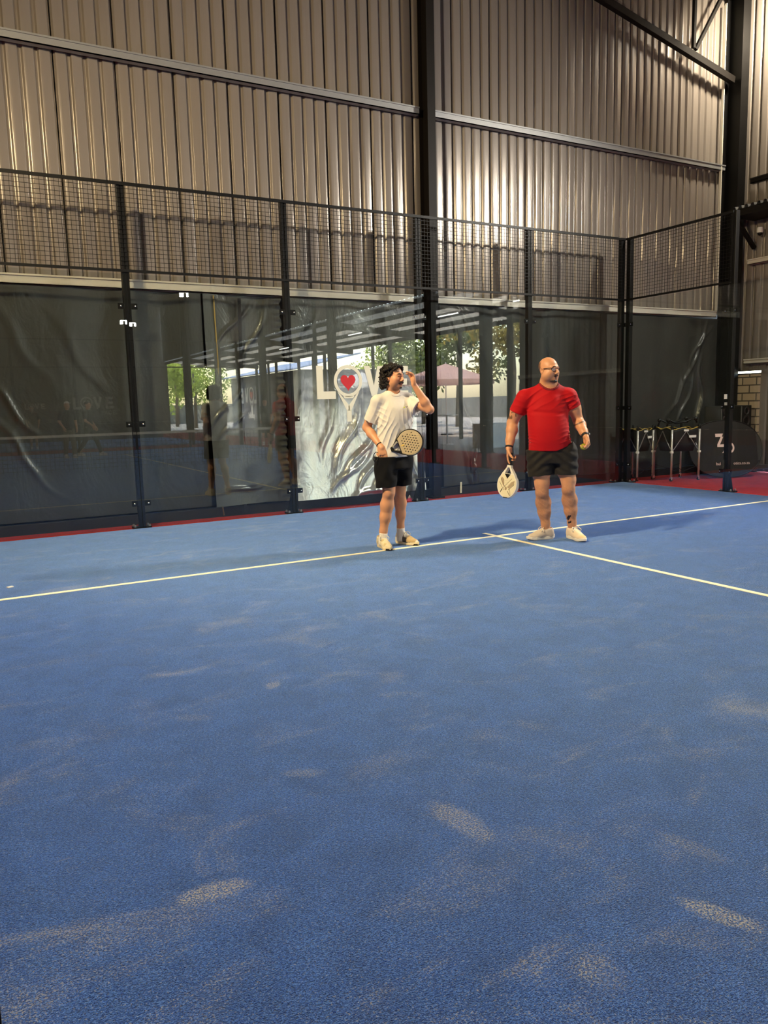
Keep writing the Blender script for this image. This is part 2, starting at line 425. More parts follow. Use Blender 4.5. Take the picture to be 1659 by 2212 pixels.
# ================================================================ HANGING PLASTIC SHEETS
def curtain(x0, x1, z0, z1, amp, seed, mat, label, tilt=0., folds=(), name='plastic_curtain', edge=0., y0=.415):
    """hanging sheet with soft vertical waves and diagonal pull folds; folds: (x, z, angle, length, width, depth)"""
    rs = np.random.RandomState(seed); nx = max(20, int((x1-x0)/.022)); nz = 130
    X, Z = np.meshgrid(np.linspace(x0, x1, nx), np.linspace(z0, z1, nz))
    Y = np.zeros_like(X)
    for k in range(5):
        f = rs.uniform(2., 9.); Y += amp*.35*np.sin(X*f+rs.uniform(0, 6)+.5*np.sin(Z*rs.uniform(.5, 1.6)+rs.uniform(0, 6)))
    for k in range(4):
        a = rs.uniform(-.7, .7); f = rs.uniform(6, 15); Y += amp*.14*np.sin((X*math.cos(a)+Z*math.sin(a))*f+rs.uniform(0, 6))*np.sin(Z*2+k)
    for (fx, fz, ang, ln_, wd, dp) in folds:
        u = (X-fx)*math.cos(ang)+(Z-fz)*math.sin(ang); v = -(X-fx)*math.sin(ang)+(Z-fz)*math.cos(ang)+.04*np.sin(u*7)
        Y -= dp*np.exp(-(u/ln_)**2)*np.exp(-(v/wd)**2)
    zz = (Z-z0)/(z1-z0)
    Y += -tilt*(1-zz)**1.5
    if edge:   # gathered edge
        Y += edge*.03*np.exp(-((X-x1)/.07)**2)*np.sin(Z*75)*(1-.5*zz)
    Y = np.clip(Y, -.34, .06)
    sx = X + edge*.012*np.exp(-((X-x1)/.09)**2)*np.sin(Z*40+1.)
    me = bpy.data.meshes.new(name)
    vs = np.stack([sx, Y+y0, Z], -1).reshape(-1, 3).tolist()
    fs = [(i*nx+j, i*nx+j+1, (i+1)*nx+j+1, (i+1)*nx+j) for i in range(nz-1) for j in range(nx-1)]
    me.from_pydata(vs, [], fs)
    o = link(name, me, mat, smooth=True)
    return tag(o, label, 'plastic sheet', 'plastic sheets closing the hall side')
F = lambda x, z, a, l, w, d: (x, z, R(a), l, w, d)
curtain(-5.6, -2.02, .14, 2.86, .030, 2, pvc_grey, 'smoky plastic sheet behind the leftmost glass bays',
        folds=[F(-4.3, 1.5, -52, .35, .025, .035), F(-4.25, 1.0, -55, .35, .03, .03), F(-4.1, .7, -45, .3, .025, .025), F(-4.2, 2.3, -60, .5, .06, .014), F(-3.6, 2.2, -60, .5, .06, .012)])
curtain(-2.0, -.94, .14, 2.86, .035, 5, pvc_mid, 'smoky plastic sheet left of the bright crumpled one', edge=1., tilt=.10,
        folds=[F(-1.75, 1.45, 52, .3, .02, .05), F(-1.65, 1.25, 48, .25, .02, .05), F(-1.6, 2.5, 50, .3, .02, .04), F(-1.35, 2.3, 65, .4, .02, .04), F(-1.6, .35, 10, .25, .02, .05)])
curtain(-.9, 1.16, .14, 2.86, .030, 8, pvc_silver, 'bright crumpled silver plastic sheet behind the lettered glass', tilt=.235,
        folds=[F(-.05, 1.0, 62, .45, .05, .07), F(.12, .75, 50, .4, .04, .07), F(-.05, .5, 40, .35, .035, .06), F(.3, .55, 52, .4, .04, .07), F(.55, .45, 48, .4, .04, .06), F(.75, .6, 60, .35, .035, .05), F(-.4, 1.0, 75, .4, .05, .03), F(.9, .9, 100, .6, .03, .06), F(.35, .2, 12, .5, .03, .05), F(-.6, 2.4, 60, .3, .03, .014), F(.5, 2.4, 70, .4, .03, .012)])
curtain(1.58, 3.35, .14, 2.86, .035, 11, pvc_grey, 'smoky plastic sheet right of the dark column', tilt=.03,
        folds=[F(2.12, .75, 98, .5, .035, .12), F(2.18, .5, 85, .4, .02, .07), F(2.05, .45, 110, .3, .02, .06), F(1.9, 2.4, -62, .5, .018, .03), F(2.1, 2.5, -60, .5, .018, .03), F(2.3, 2.4, -62, .4, .018, .03)])
curtain(3.38, 5.5, .12, 2.86, .025, 14, pvc_grey, 'smoky plastic sheet left of the corner post',
        folds=[F(3.75, 2.0, -70, .3, .02, .04), F(4.5, .8, 88, .6, .015, .02), F(4.3, .6, 92, .5, .015, .03)])
curtain(5.55, 7.80, .12, 2.84, .030, 17, pvc_grey, 'smoky plastic sheet behind the ball carts',
        folds=[F(7.1, 1.9, 55, .8, .03, .05), F(7.4, 1.2, 88, .6, .03, .10), F(7.0, 1.3, 60, .4, .025, .05), F(6.8, 1.5, 85, .3, .02, .04), F(7.3, 2.3, 60, .4, .02, .04)])
# loose cord at the sheet seam
co = MB().tube([(-1.86, .37, 2.84), (-1.85, .36, 2.0), (-1.9, .36, 1.0), (-1.9, .37, .2), (-1.88, .36, .01)], .009, 6).build('curtain_cord', plain('yellowed cord', srgb(150, 128, 78), .7), smooth=True)
tag(co, 'yellowed cord hanging at the seam of two smoky sheets', 'cord')
for x, sl, lb in ((-1.55, .02, 'dark strap hanging beside the yellowed cord'), (1.92, .03, 'pale strap end below the sheet right of the dark column')):
    s = MB().box((x, .37, 1.42 if x < 0 else .10), (.045 if x < 0 else .03, .006, 2.8 if x < 0 else .17), Matrix.Rotation(sl, 3, 'Y'))
    tag(s.build('strap', plain('strap '+str(x), srgb(30, 31, 33) if x < 0 else srgb(225, 220, 190), .5)), lb, 'strap')

# ================================================================ GLASS WALL, POSTS, MESH
POSTS = [(-5, 'black post at the far left end of the back glass wall'), (-3, 'black post between the two leftmost glass bays'), (-1, 'black post left of the lettered glass'),
         (1, 'black post right of the lettered glass, before the dark column'), (3, 'black post behind the man in red')]
def post_parts(e, clamps=True):
    MB().bx(-.04, .04, 0, .075, 0, 4.0).build('upright', black_steel, e, bevel=.004)
    MB().bx(-.105, .105, .0, .15, -.012, .012).build('base_plate', black_steel, e)
    for sx, sy in ((-1, 0), (1, 0), (-1, 1), (1, 1)):
        MB().lathe([(.014, 0), (.014, .022), (.008, .026)], (sx*.085, .025+sy*.10, .012), 6).build('anchor_bolt', galv, e)
    MB().poly([(-.006, .075, .012), (-.006, .15, .012), (-.006, .075, .30)], (.012, 0, 0)).build('gusset', black_steel, e)
    if clamps:
        for z in (.30, 1.25, 2.62):
            for s in (-1, 1):
                c = MB().bx(s*.075-.036, s*.075+.036, .001, .012, z-.034, z+.034).build('clamp', black_steel, e, bevel=.003)
                MB().lathe([(.010, 0), (.010, .006), (.006, .009)], (0, 0, 0), 10).build('bolt', bolt_m, c, 'auto')
                bo = c.children[0]; bo.location = (s*.082, -.0135, z); bo.rotation_euler = (R(90), 0, 0)
for k, (x, lb) in enumerate(POSTS):
    if k == 0:
        p0 = empty('steel_post', (x, .012, 0), 0, lb, 'post', 'posts of the glass wall'); post_parts(p0)
    else:
        p = copy_tree(p0); p.location = (x, .012, 0); p['label'] = lb
        if k == 3:   # this post has a broader foot bracket towards the left
            MB().poly([(-.04, .03, .012), (-.15, .03, .012), (-.04, .03, .34)], (0, .012, 0)).build('foot_bracket', black_steel, p)
        if k == 2:
            MB().poly([(-.04, .03, .012), (-.10, .03, .012), (-.04, .03, .32)], (0, .012, 0)).build('foot_bracket', black_steel, p)
# corner pair and side posts
for x, y, rz, lb in ((4.955, .012, 0, 'black corner post on the back wall side'), (5.012, -.045, -PI/2, 'black corner post on the side wall side'),
                     (5.012, -2.0, -PI/2, 'black side post in front of the oval banner')):
    p = copy_tree(p0); p.location = (x, y, 0); p.rotation_euler = (0, 0, rz); p['label'] = lb
    if y < -1:
        # trapezoid foot
        MB().poly([(.04, .03, .012), (.115, .03, .012), (.04, .03, .42)], (0, .012, 0)).build('foot_bracket', black_steel, p)
        sb = MB().bx(-.05, -.005, -.016, .0, 1.36, 1.43).build('sensor', white_plastic, p); tag(sb, 'small white box clipped on the post')
        sb = MB().bx(-.045, -.005, -.012, .0, 1.27, 1.31).build('sensor', white_plastic, p)
for y in (-4, -6, -8, -12, -14, -16, -18, -20):
    p = empty('fence_post', (5.012, y, 0), -PI/2, 'black fence post of the right court side, one of a row only seen reflected', 'post', 'side fence posts')
    MB().bx(-.04, .04, 0, .075, 0, 3.0).build('upright', black_steel, p)
    MB().bx(-.10, .10, -.02, .15, -.012, .012).build('base_plate', black_steel, p)
p = empty('gate_post', (-4.968, -7.69, 0), 0, 'black post at the very left edge, nearest the viewer', 'post')
MB().bx(-.04, .04, -.04, .04, 0, 3.0).build('upright', black_steel, p)

GL = ['glass pane of the leftmost back bay', 'glass pane left of the lettered one', 'glass pane with large white lettering and a red heart',
      'glass pane right of the dark column', 'glass pane next to the court corner']
panes = []
for k in range(5):
    x0 = -5+2*k
    g = MB().bx(x0+.004, x0+1.996 - (.0 if k < 4 else .004), 0, .010, .012, 2.985).build('glass_panel', glass)
    tag(g, GL[k], 'glass panel', 'back wall glass'); panes.append(g)
for k, lb in ((0, 'glass pane of the side wall beside the ball carts'), (1, 'glass pane of the side wall past the side post')):
    g = MB().bx(5.0, 5.010, -2*k-1.996, -2*k-.004, .012, 2.985).build('glass_panel', glass); tag(g, lb, 'glass panel', 'side wall glass')

def mesh_panel(L, z0=3.03, z1=3.985, cell=.05):
    e = empty('mesh_panel', (0, 0, 0)); mb = MB()
    n = int(round(L/cell))
    for i in range(n+1): mb.bar((i*L/n, .003, z0), (i*L/n, .003, z1), .0042)
    m = int(round((z1-z0)/cell))
    for j in range(1, m): mb.bar((0, 0, z0+(z1-z0)*j/m), (L, 0, z0+(z1-z0)*j/m), .0046)
    mb.build('wire_grid', black_steel, e)
    MB().bx(0, L, -.014, .006, z1-.018, z1+.018).build('top_rail', black_steel, e)
    MB().bx(0, L, -.012, .006, z0-.026, z0+.004).build('bottom_rail', black_steel, e)
    return e
ML = ['black wire mesh panel above the leftmost glass bay', 'black wire mesh panel above the glass left of the lettered one', 'black wire mesh panel above the lettered glass',
      'black wire mesh panel right of the dark column', 'black wire mesh panel above the glass beside the court corner']
mp0 = mesh_panel(2.0)
for k in range(5):
    m_ = mp0 if k == 0 else copy_tree(mp0)
    m_.location = (-5+2*k, .004, 0); tag(m_, ML[k], 'wire mesh', 'mesh panels above the back glass')
m_ = copy_tree(mp0); m_.location = (5.004, 0, 0); m_.rotation_euler = (0, 0, -PI/2); tag(m_, 'black wire mesh panel above the side glass', 'wire mesh', 'side mesh')

# lettering and heart stuck on the middle pane
sticker = bpy.data.materials.new('white vinyl'); sticker.use_nodes = True
nt = sticker.node_tree; b = nt.nodes['Principled BSDF']; b.inputs['Base Color'].default_value = srgb(232, 230, 212); b.inputs['Roughness'].default_value = .6; b.inputs['Alpha'].default_value = .82
red_vinyl = plain('red vinyl', srgb(190, 14, 28), .5)
def ring(mb, cx, cz, rx, rz, w, y, dy, n=40, a0=0., a1=2*PI, sharp=0.):
    vs = []; 
    for k in range(n+1):
        t = a0+(a1-a0)*k/n
        for s in (0, 1):
            ex, ez = rx-w*s, rz-w*s
            x = ex*math.sin(t); z = ez*math.cos(t)
            if z < 0: x *= 1-sharp*(z/ez)**2
            for yy in (y, y+dy): vs.append((cx+x, yy, cz+z))
    fs = []
    for k in range(n):
        o_ = 4*k
        fs += [(o_, o_+4, o_+6, o_+2), (o_+1, o_+3, o_+7, o_+5), (o_, o_+1, o_+5, o_+4), (o_+2, o_+6, o_+7, o_+3)]
    mb.add(vs, fs); return mb
def love(parent, y, s=1., ox=0., oz=0., mats=(sticker, red_vinyl), dy=-.0015):
    T = lambda x, z: (ox+x*s, y, oz+z*s)
    P = lambda pts: MB().poly([T(*p) for p in pts], (0, dy, 0))
    P([(-.635, 1.94), (-.54, 1.94), (-.54, 1.60), (-.36, 1.60), (-.36, 1.50), (-.635, 1.50)]).build('letter_l', mats[0], parent)
    mb = MB(); ring(mb, ox-.167*s, oz+1.735*s, .215*s, .215*s, .045*s, y, dy, sharp=.10)
    for pts in ([(-.335, 1.60), (-.29, 1.56), (-.155, 1.40), (-.155, 1.34), (-.20, 1.34)], [(.0, 1.60), (-.045, 1.56), (-.175, 1.40), (-.175, 1.34), (-.13, 1.34)], [(-.25, 1.535), (-.08, 1.535), (-.10, 1.505), (-.23, 1.505)], [(-.20, 1.345), (-.13, 1.345), (-.13, 1.19), (-.20, 1.19)]):
        mb.poly([T(*p) for p in pts], (0, dy, 0))
    mb.build('letter_o_racket', mats[0], parent)
    P([(.075, 1.94), (.165, 1.94), (.228, 1.67), (.29, 1.94), (.38, 1.94), (.268, 1.53), (.188, 1.53)]).build('letter_v', mats[0], parent)
    P([(.50, 1.94), (.78, 1.94), (.78, 1.85), (.595, 1.85), (.595, 1.765), (.76, 1.765), (.76, 1.68), (.595, 1.68), (.595, 1.60), (.78, 1.60), (.78, 1.51), (.50, 1.51)]).build('letter_e', mats[0], parent)
    hp = []
    for k in range(40):
        t = 2*PI*k/40
        hp.append((-.168+.112*math.sin(t)**3*1.0, 1.728+.0075*(13*math.cos(t)-5*math.cos(2*t)-2*math.cos(3*t)-math.cos(4*t))))
    P(hp).build('heart', mats[1], parent)
love(panes[2], -.0008)
# small word under the lettering
def text_mesh(body, size, loc, rot, mat, name, parent=None, depth=.002, label=None, align='LEFT'):
    cu = bpy.data.curves.new(name, 'FONT'); cu.body = body; cu.size = size; cu.extrude = depth; cu.align_x = align
    t = bpy.data.objects.new('tmp', cu); C.objects.link(t)
    bpy.context.view_layer.update()
    me = bpy.data.meshes.new_from_object(t.evaluated_get(bpy.context.evaluated_depsgraph_get()))
    bpy.data.objects.remove(t); me.name = name
    o = link(name, me, mat, parent); o.location = loc; o.rotation_euler = rot
    if label: o['label'] = label
    return o
# ================================================================ PEOPLE: distance-field modelling
V = lambda *a: np.array(a, float)
def unit(v): v = np.array(v, float); return v/np.linalg.norm(v)

class Field:
    def __init__(s, lo, hi, h):
        s.lo = V(*lo); s.h = h; s.n = [int((b-a)/h)+2 for a, b in zip(lo, hi)]
        s.a = np.full(s.n, .5, np.float32)
        s.ax = [(s.lo[i]+np.arange(s.n[i])*h).astype(np.float32) for i in range(3)]
    def sub(s, lo, hi):
        sl = []
        for i in range(3):
            a = max(0, int((lo[i]-s.lo[i])/s.h)); b = min(s.n[i], int((hi[i]-s.lo[i])/s.h)+2)
            sl.append(slice(a, max(a, b)))
        X = s.ax[0][sl[0]][:, None, None]; Y = s.ax[1][sl[1]][None, :, None]; Z = s.ax[2][sl[2]][None, None, :]
        return tuple(sl), X, Y, Z
    def op(s, fn, lo, hi, k=.02, mode='u'):
        m = k+4*s.h
        sl, X, Y, Z = s.sub(np.array(lo)-m, np.array(hi)+m)
        if 0 in s.a[sl].shape: return s
        d = fn(X, Y, Z); a = s.a[sl]
        if mode == 'u':
            h = np.maximum(k-np.abs(a-d), 0)/k; s.a[sl] = np.minimum(a, d)-h*h*k*.25
        elif mode == 's':
            d = -d; h = np.maximum(k-np.abs(a-d), 0)/k; s.a[sl] = np.maximum(a, d)+h*h*k*.25
        elif mode == 'i':
            s.a[sl] = np.maximum(a, d)
        elif mode == 'add':
            s.a[sl] = a+d
        return s
    def cone(s, a, b, ra, rb, k=.02, mode='u', cut=None):
        a, b = V(*a), V(*b); ab = b-a; L2 = ab@ab; r = max(ra, rb)
        def fn(X, Y, Z):
            t = np.clip(((X-a[0])*ab[0]+(Y-a[1])*ab[1]+(Z-a[2])*ab[2])/L2, 0, 1)
            d = np.sqrt((X-a[0]-t*ab[0])**2+(Y-a[1]-t*ab[1])**2+(Z-a[2]-t*ab[2])**2)-(ra+(rb-ra)*t)
            for c, n in (cut or ()):
                d = np.maximum(d, (X-c[0])*n[0]+(Y-c[1])*n[1]+(Z-c[2])*n[2])
            return d
        return s.op(fn, np.minimum(a, b)-r, np.maximum(a, b)+r, k, mode)
    def chain(s, pts, rad, k=.02, mode='u'):
        for i in range(len(pts)-1): s.cone(pts[i], pts[i+1], rad[i], rad[i+1], k, mode)
        return s
    def ell(s, c, r, M=None, k=.02, mode='u'):
        c, r = V(*c), V(*r); M = np.eye(3) if M is None else np.array(M)   # rows: local axes
        def fn(X, Y, Z):
            x, y, z = X-c[0], Y-c[1], Z-c[2]
            q = [(M[i, 0]*x+M[i, 1]*y+M[i, 2]*z) for i in range(3)]
            k0 = np.sqrt(sum((q[i]/r[i])**2 for i in range(3)))+1e-6
            k1 = np.sqrt(sum((q[i]/r[i]**2)**2 for i in range(3)))+1e-6
            return k0*(k0-1)/k1
        e = np.full(3, r.max())
        return s.op(fn, c-e, c+e, k, mode)
    def loft(s, sec, rot=0., k=.02, mode='u', pw=2., rnd=.012):
        """stacked ellipses (z, cx, cy, rx, ry)"""
        sec = sorted(sec); A = np.array(sec)
        zz = np.linspace(A[0, 0], A[-1, 0], 90); w = np.hanning(15); w /= w.sum(); cols = [zz]
        for i in range(1, 5):
            y = np.interp(zz, A[:, 0], A[:, i]); cols.append(np.convolve(np.pad(y, 7, 'edge'), w, 'valid'))
        A = np.stack(cols, 1); zs = zz
        c_, s_ = math.cos(rot), math.sin(rot)
        def fn(X, Y, Z):
            z = Z.ravel(); I = [np.interp(z, zs, A[:, i]).astype(np.float32)[None, None, :] for i in range(1, 5)]
            x, y = X-I[0], Y-I[1]
            u = np.abs(x*c_+y*s_)/I[2]; v = np.abs(-x*s_+y*c_)/I[3]
            q = (u**pw+v**pw)**(1./pw)+1e-6
            d = (q-1)*np.minimum(I[2], I[3])
            cap = np.maximum(Z-zs[-1], zs[0]-Z)
            dd = np.maximum(d, cap)
            return np.where((d > -rnd) & (cap > -rnd), np.sqrt(np.maximum(d+rnd, 0)**2+np.maximum(cap+rnd, 0)**2)-rnd, dd)
        r = A[:, 3:].max()
        lo = (A[:, 1].min()-r, A[:, 2].min()-r, zs[0]); hi = (A[:, 1].max()+r, A[:, 2].max()+r, zs[-1])
        return s.op(fn, lo, hi, k, mode)
    def displace(s, fn, lo=None, hi=None):
        lo = s.lo if lo is None else lo; hi = s.lo+np.array(s.n)*s.h if hi is None else hi
        sl, X, Y, Z = s.sub(lo, hi); s.a[sl] = s.a[sl]+fn(X, Y, Z); return s
    def mesh(s):
        a = s.a; n = s.n; neg = a < 0
        c = np.zeros([q-1 for q in n], np.int8)
        for i in (0, 1):
            for j in (0, 1):
                for k in (0, 1):
                    c += neg[i:n[0]-1+i, j:n[1]-1+j, k:n[2]-1+k]
        mask = (c > 0) & (c < 8)
        I = np.argwhere(mask); idx = np.full(mask.shape, -1, np.int32); idx[mask] = np.arange(len(I))
        acc = np.zeros((len(I), 3)); cnt = np.zeros(len(I))
        cor = [(i, j, k) for i in (0, 1) for j in (0, 1) for k in (0, 1)]
        val = {q: a[I[:, 0]+q[0], I[:, 1]+q[1], I[:, 2]+q[2]] for q in cor}
        for p in cor:
            for ax in range(3):
                if p[ax]: continue
                q = list(p); q[ax] = 1; q = tuple(q)
                va, vb = val[p], val[q]; m = (va < 0) != (vb < 0)
                t = np.where(m, va/np.where(m, va-vb, 1), 0)
                P = np.tile(np.array(p, float), (len(I), 1)); P[:, ax] += t
                acc[m] += P[m]; cnt[m] += 1
        v = (I+acc/cnt[:, None])*s.h+s.lo
        faces = []
        for ax in range(3):
            sl0 = [slice(None)]*3; sl1 = [slice(None)]*3; sl0[ax] = slice(0, -1); sl1[ax] = slice(1, None)
            d = neg[tuple(sl0)] != neg[tuple(sl1)]
            e = np.argwhere(d); b, cc = (ax+1) % 3, (ax+2) % 3
            ok = (e[:, b] > 0) & (e[:, cc] > 0) & (e[:, b] < n[b]-1) & (e[:, cc] < n[cc]-1); e = e[ok]
            def cell(db, dc):
                q = e.copy(); q[:, b] -= db; q[:, cc] -= dc; return idx[q[:, 0], q[:, 1], q[:, 2]]
            f = np.stack([cell(1, 1), cell(0, 1), cell(0, 0), cell(1, 0)], 1)
            flip = ~neg[e[:, 0], e[:, 1], e[:, 2]]
            f[flip] = f[flip][:, ::-1]; faces.append(f)
        return v, np.concatenate(faces)
    def build(s, name, mat, parent=None, paint=None):
        v, f = s.mesh()
        me = bpy.data.meshes.new(name)
        me.vertices.add(len(v)); me.vertices.foreach_set('co', v.astype(np.float32).ravel())
        me.loops.add(len(f)*4); me.loops.foreach_set('vertex_index', f.astype(np.int32).ravel())
        me.polygons.add(len(f)); me.polygons.foreach_set('loop_start', np.arange(len(f), dtype=np.int32)*4)
        me.polygons.foreach_set('use_smooth', np.ones(len(f), bool))
        me.update(calc_edges=True); me.validate()
        if paint is not None:
            col = paint(v); at = me.color_attributes.new('Col', 'FLOAT_COLOR', 'POINT')
            at.data.foreach_set('color', np.concatenate([col, np.ones((len(col), 1))], 1).astype(np.float32).ravel())
        return link(name, me, mat, parent)

def neck_hole(T, a, b, ra, rb, w=.013):
    """cuts the neck opening in a shirt field and returns the field of its collar"""
    Cf = Field((0, 0, 0), (.01, .01, .01), T.h); Cf.lo, Cf.n, Cf.ax = T.lo, T.n, T.ax; Cf.a = T.a-.0035
    Cf.cone(a, b, ra-.004, rb-.004, .001, 's')
    K = Field((0, 0, 0), (.01, .01, .01), T.h); K.lo, K.n, K.ax = T.lo, T.n, T.ax; K.a = np.full(T.n, .5, np.float32)
    K.cone(a, b, ra+w, rb+w, .001); Cf.a = np.maximum(Cf.a, K.a)
    T.cone(a, b, ra, rb, .004, 's'); return Cf

def lin(r, g, b): return np.array(srgb(r, g, b)[:3])
def painted(name, rough=.5, spec=.4, sss=0., bump=0., bscale=300.):
    m, nt, b = new_mat(name); at = nt.nodes.new('ShaderNodeAttribute'); at.attribute_name = 'Col'
    nt.links.new(at.outputs['Color'], b.inputs['Base Color']); b.inputs['Roughness'].default_value = rough
    b.inputs['Specular IOR Level'].default_value = spec
    if sss:
        b.inputs['Subsurface Weight'].default_value = sss; b.inputs['Subsurface Radius'].default_value = (.012, .005, .003); b.inputs['Subsurface Scale'].default_value = .6
    if bump: add_bump(nt, b, bscale, bump, .002)
    return m
skin_m = painted('skin', .48, .4, .08, .12)
def cloth(name, col, rough=.85, weave=.15, sheen=.1):
    m, nt, b = new_mat(name); b.inputs['Roughness'].default_value = rough; b.inputs['Specular IOR Level'].default_value = .2
    b.inputs['Sheen Weight'].default_value = sheen
    n = noise(nt, coord(nt), 40., 3.)
    nt.links.new(mixc(nt, n, tuple(c*.94 for c in col[:3])+(1,), tuple(min(1, c*1.05) for c in col[:3])+(1,)), b.inputs['Base Color'])
    add_bump(nt, b, 500., weave, .002); return m

def vnoise(P, f, seed=0):
    """cheap smooth pseudo-noise in [-1,1] for paint"""
    r = np.random.RandomState(seed); o = np.zeros(len(P))
    for k in range(5):
        d = r.normal(size=3); o += np.sin(P@d*f+r.uniform(0, 6))
    return o/3.

def wave(X, Y, Z, f, seed, warp=.6):
    """irregular smooth 3-d noise from warped sines, about [-1,1]"""
    r = np.random.RandomState(seed); D = r.normal(size=(6, 3)); D /= np.linalg.norm(D, axis=1)[:, None]; ph = r.uniform(0, 6.28, 6)
    l = [np.sin((X*D[k, 0]+Y*D[k, 1]+Z*D[k, 2])*f*.7+ph[k]) for k in range(3)]
    return (np.sin((X*D[3, 0]+Y*D[3, 1]+Z*D[3, 2])*f+ph[3]+2*warp*l[0])+np.sin((X*D[4, 0]+Y*D[4, 1]+Z*D[4, 2])*f*1.3+ph[4]+2*warp*l[1])+np.sin((X*D[5, 0]+Y*D[5, 1]+Z*D[5, 2])*f*.8+ph[5]+2*warp*l[2]))/2.2
def ridge(X, Y, Z, d, f, seed, warp=.018, sharp=1.4):
    """creases running at right angles to d, wandering and fading along their length; positive at the crest"""
    s_ = X*d[0]+Y*d[1]+Z*d[2]+warp*wave(X, Y, Z, 11, seed)+warp*.4*wave(X, Y, Z, 26, seed+1)
    m = np.clip(.55+.8*wave(X, Y, Z, 13, seed+2), 0, 1)
    return ((1-np.abs(np.sin(s_*f)))**sharp-.35)*m

class Head:
    """frame: s = person's left, f = face forward, u = up, c = point between the eyes' level and the ears"""
    def __init__(s, c, yaw, pitch=0., roll=0., sc=1.):
        s.c = V(*c); s.sc = sc
        f = V(math.sin(yaw)*math.cos(pitch), -math.cos(yaw)*math.cos(pitch), math.sin(pitch))
        sd = unit(np.cross(V(0, 0, 1), f)); sd = sd if False else sd
        u = np.cross(f, sd)
        cr, sr = math.cos(roll), math.sin(roll)
        s.s, s.f, s.u = sd*cr+u*sr, f, u*cr-sd*sr
        s.M = np.stack([s.s, s.f, s.u])
    def p(s, a, b, c): return s.c+s.sc*(a*s.s+b*s.f+c*s.u)
    def loc(s, P): return (P-s.c)@s.M.T/s.sc
    def shape(s, F, jaw=.05, fat=0., nose=1.):
        q = s.sc; E = lambda c, r, k=.02, mode='u': F.ell(s.p(*c), V(*r)*q, s.M, k*q, mode)
        E((0, -.014, .034), (.075, .094, .082))
        E((0, .022, -.01), (.064, .068, .088), .03)
        E((0, .028, -.068), (jaw+fat*.3, .052, .042), .03)
        for sg in (-1, 1):
            E((sg*.040, .055, -.026), (.026, .026, .024), .03)
            E((sg*(.043+fat*.25), .008, -.060), (.020+fat*.35, .040, .040), .045)
            E((sg*.033, .098, .001), (.017, .014, .012), .014, 's')
            E((sg*.030, .073, .000), (.014, .010, .010), .006)
            F.chain([s.p(sg*.016, .0865, .004), s.p(sg*.030, .0885, .0095), s.p(sg*.043, .080, .004)], [.0035*q, .0045*q, .0035*q], .004*q); F.chain([s.p(sg*.017, .0855, -.007), s.p(sg*.030, .0865, -.0105), s.p(sg*.042, .079, -.006)], [.003*q, .0035*q, .003*q], .004*q)
            E((sg*.080, -.014, -.008), (.011, .021, .034), .006); E((sg*.088, -.008, -.004), (.007, .011, .018), .004, 's'); F.cone(s.p(sg*.079, .004, .012), s.p(sg*.074, .002, -.028), .006*q, .007*q, .006*q)
            F.cone(s.p(sg*.012, .094, .021), s.p(sg*.044, .074, .022), .008*q, .007*q, .018*q)
            E((sg*.012, .097, -.040), (.008, .010, .008), .008)
        E((0, .066, -.096), (.024, .020, .018), .025)
        F.cone(s.p(0, .086, .012), s.p(0, .111*nose, -.030), .008*q, .011*q, .012*q)
        E((0, .100*nose, -.036), (.011, .012, .009), .008)
        E((0, .089, -.061), (.022, .009, .006), .006); E((0, .087, -.073), (.019, .009, .007), .006)
        F.cone(s.p(-.024, .0905, -.067), s.p(.024, .0905, -.067), .003*q, .003*q, .004*q, 's')
        return s
    def eyes(s, parent, white=(206, 196, 184), iris=(46, 30, 20)):
        m = [plain('eye white', srgb(*white), .2), plain('iris', srgb(*iris), .15)]
        for sg, nm in ((-1, 'eye'), (1, 'eye')):
            c = s.p(sg*.030, .0745, .0005); r = .0118*s.sc
            ball = MB().ball(c, r, 16); e = ball.build(nm, m[0], parent, True)
            d = unit(s.f+.15*s.s); MB().ball(c+d*r*.46, r*.64, 12).build('iris', m[1], e, True)

def hand(F, w, f, n, left, curl, sc=1., thumb=(.75, .55, .25), spread=.06, tc=25, fr=1., fl=1.):
    """palm and five jointed fingers; w wrist point, f towards the knuckles, n out of the palm; curl: per finger three joint angles"""
    f = unit(f); n = np.array(n, float); n = unit(n-f*(n@f)); s = np.cross(n, f) if left else np.cross(f, n); w = V(*w)
    M = np.stack([s, f, n])
    F.ell(w+f*.045*sc, V(.040, .054, .017)*sc, M, .014)
    F.ell(w+f*.038*sc+s*.022*sc+n*.010*sc, V(.018, .032, .015)*sc, M, .012)
    F.ell(w+f*.045*sc-s*.020*sc+n*.008*sc, V(.016, .040, .013)*sc, M, .012)
    tips = []
    for i, (o, L) in enumerate(((.030, .072), (.010, .080), (-.010, .075), (-.029, .060))):
        base = w+(f*(.088-.004*abs(i-1))+s*o)*sc; d = unit(f+s*(1.5-i)*spread); a = 0; p = base-f*.012*sc
        cu = curl[i] if hasattr(curl[0], '__len__') else curl
        seg = (L*.47*fl, L*.31*fl, L*.26*fl); q = base; F.cone(p, base, .0098*sc*fr, .0094*sc*fr, .006)
        for j in range(3):
            a += R(cu[j]); dd = d*math.cos(a)+n*math.sin(a); e = q+dd*seg[j]*sc
            F.cone(q, e, (.0092-.0007*j)*sc*fr, (.0086-.0009*j)*sc*fr, .0035); q = e
        tips.append(q)
    tb = w+(f*.022+s*.028+n*.006)*sc; td = unit(f*thumb[0]+s*thumb[1]+n*thumb[2]); q = tb; a = 0
    for j, L in enumerate((.040, .032, .026)):
        a = R(tc)*j*.8; dd = unit(td*math.cos(a)+unit(n*.8+f*.3-s*.5)*math.sin(a)); e = q+dd*L*sc
        F.cone(q, e, (.0125-.0012*j)*sc*fr, (.0112-.0012*j)*sc*fr, .006); q = e
    return tips

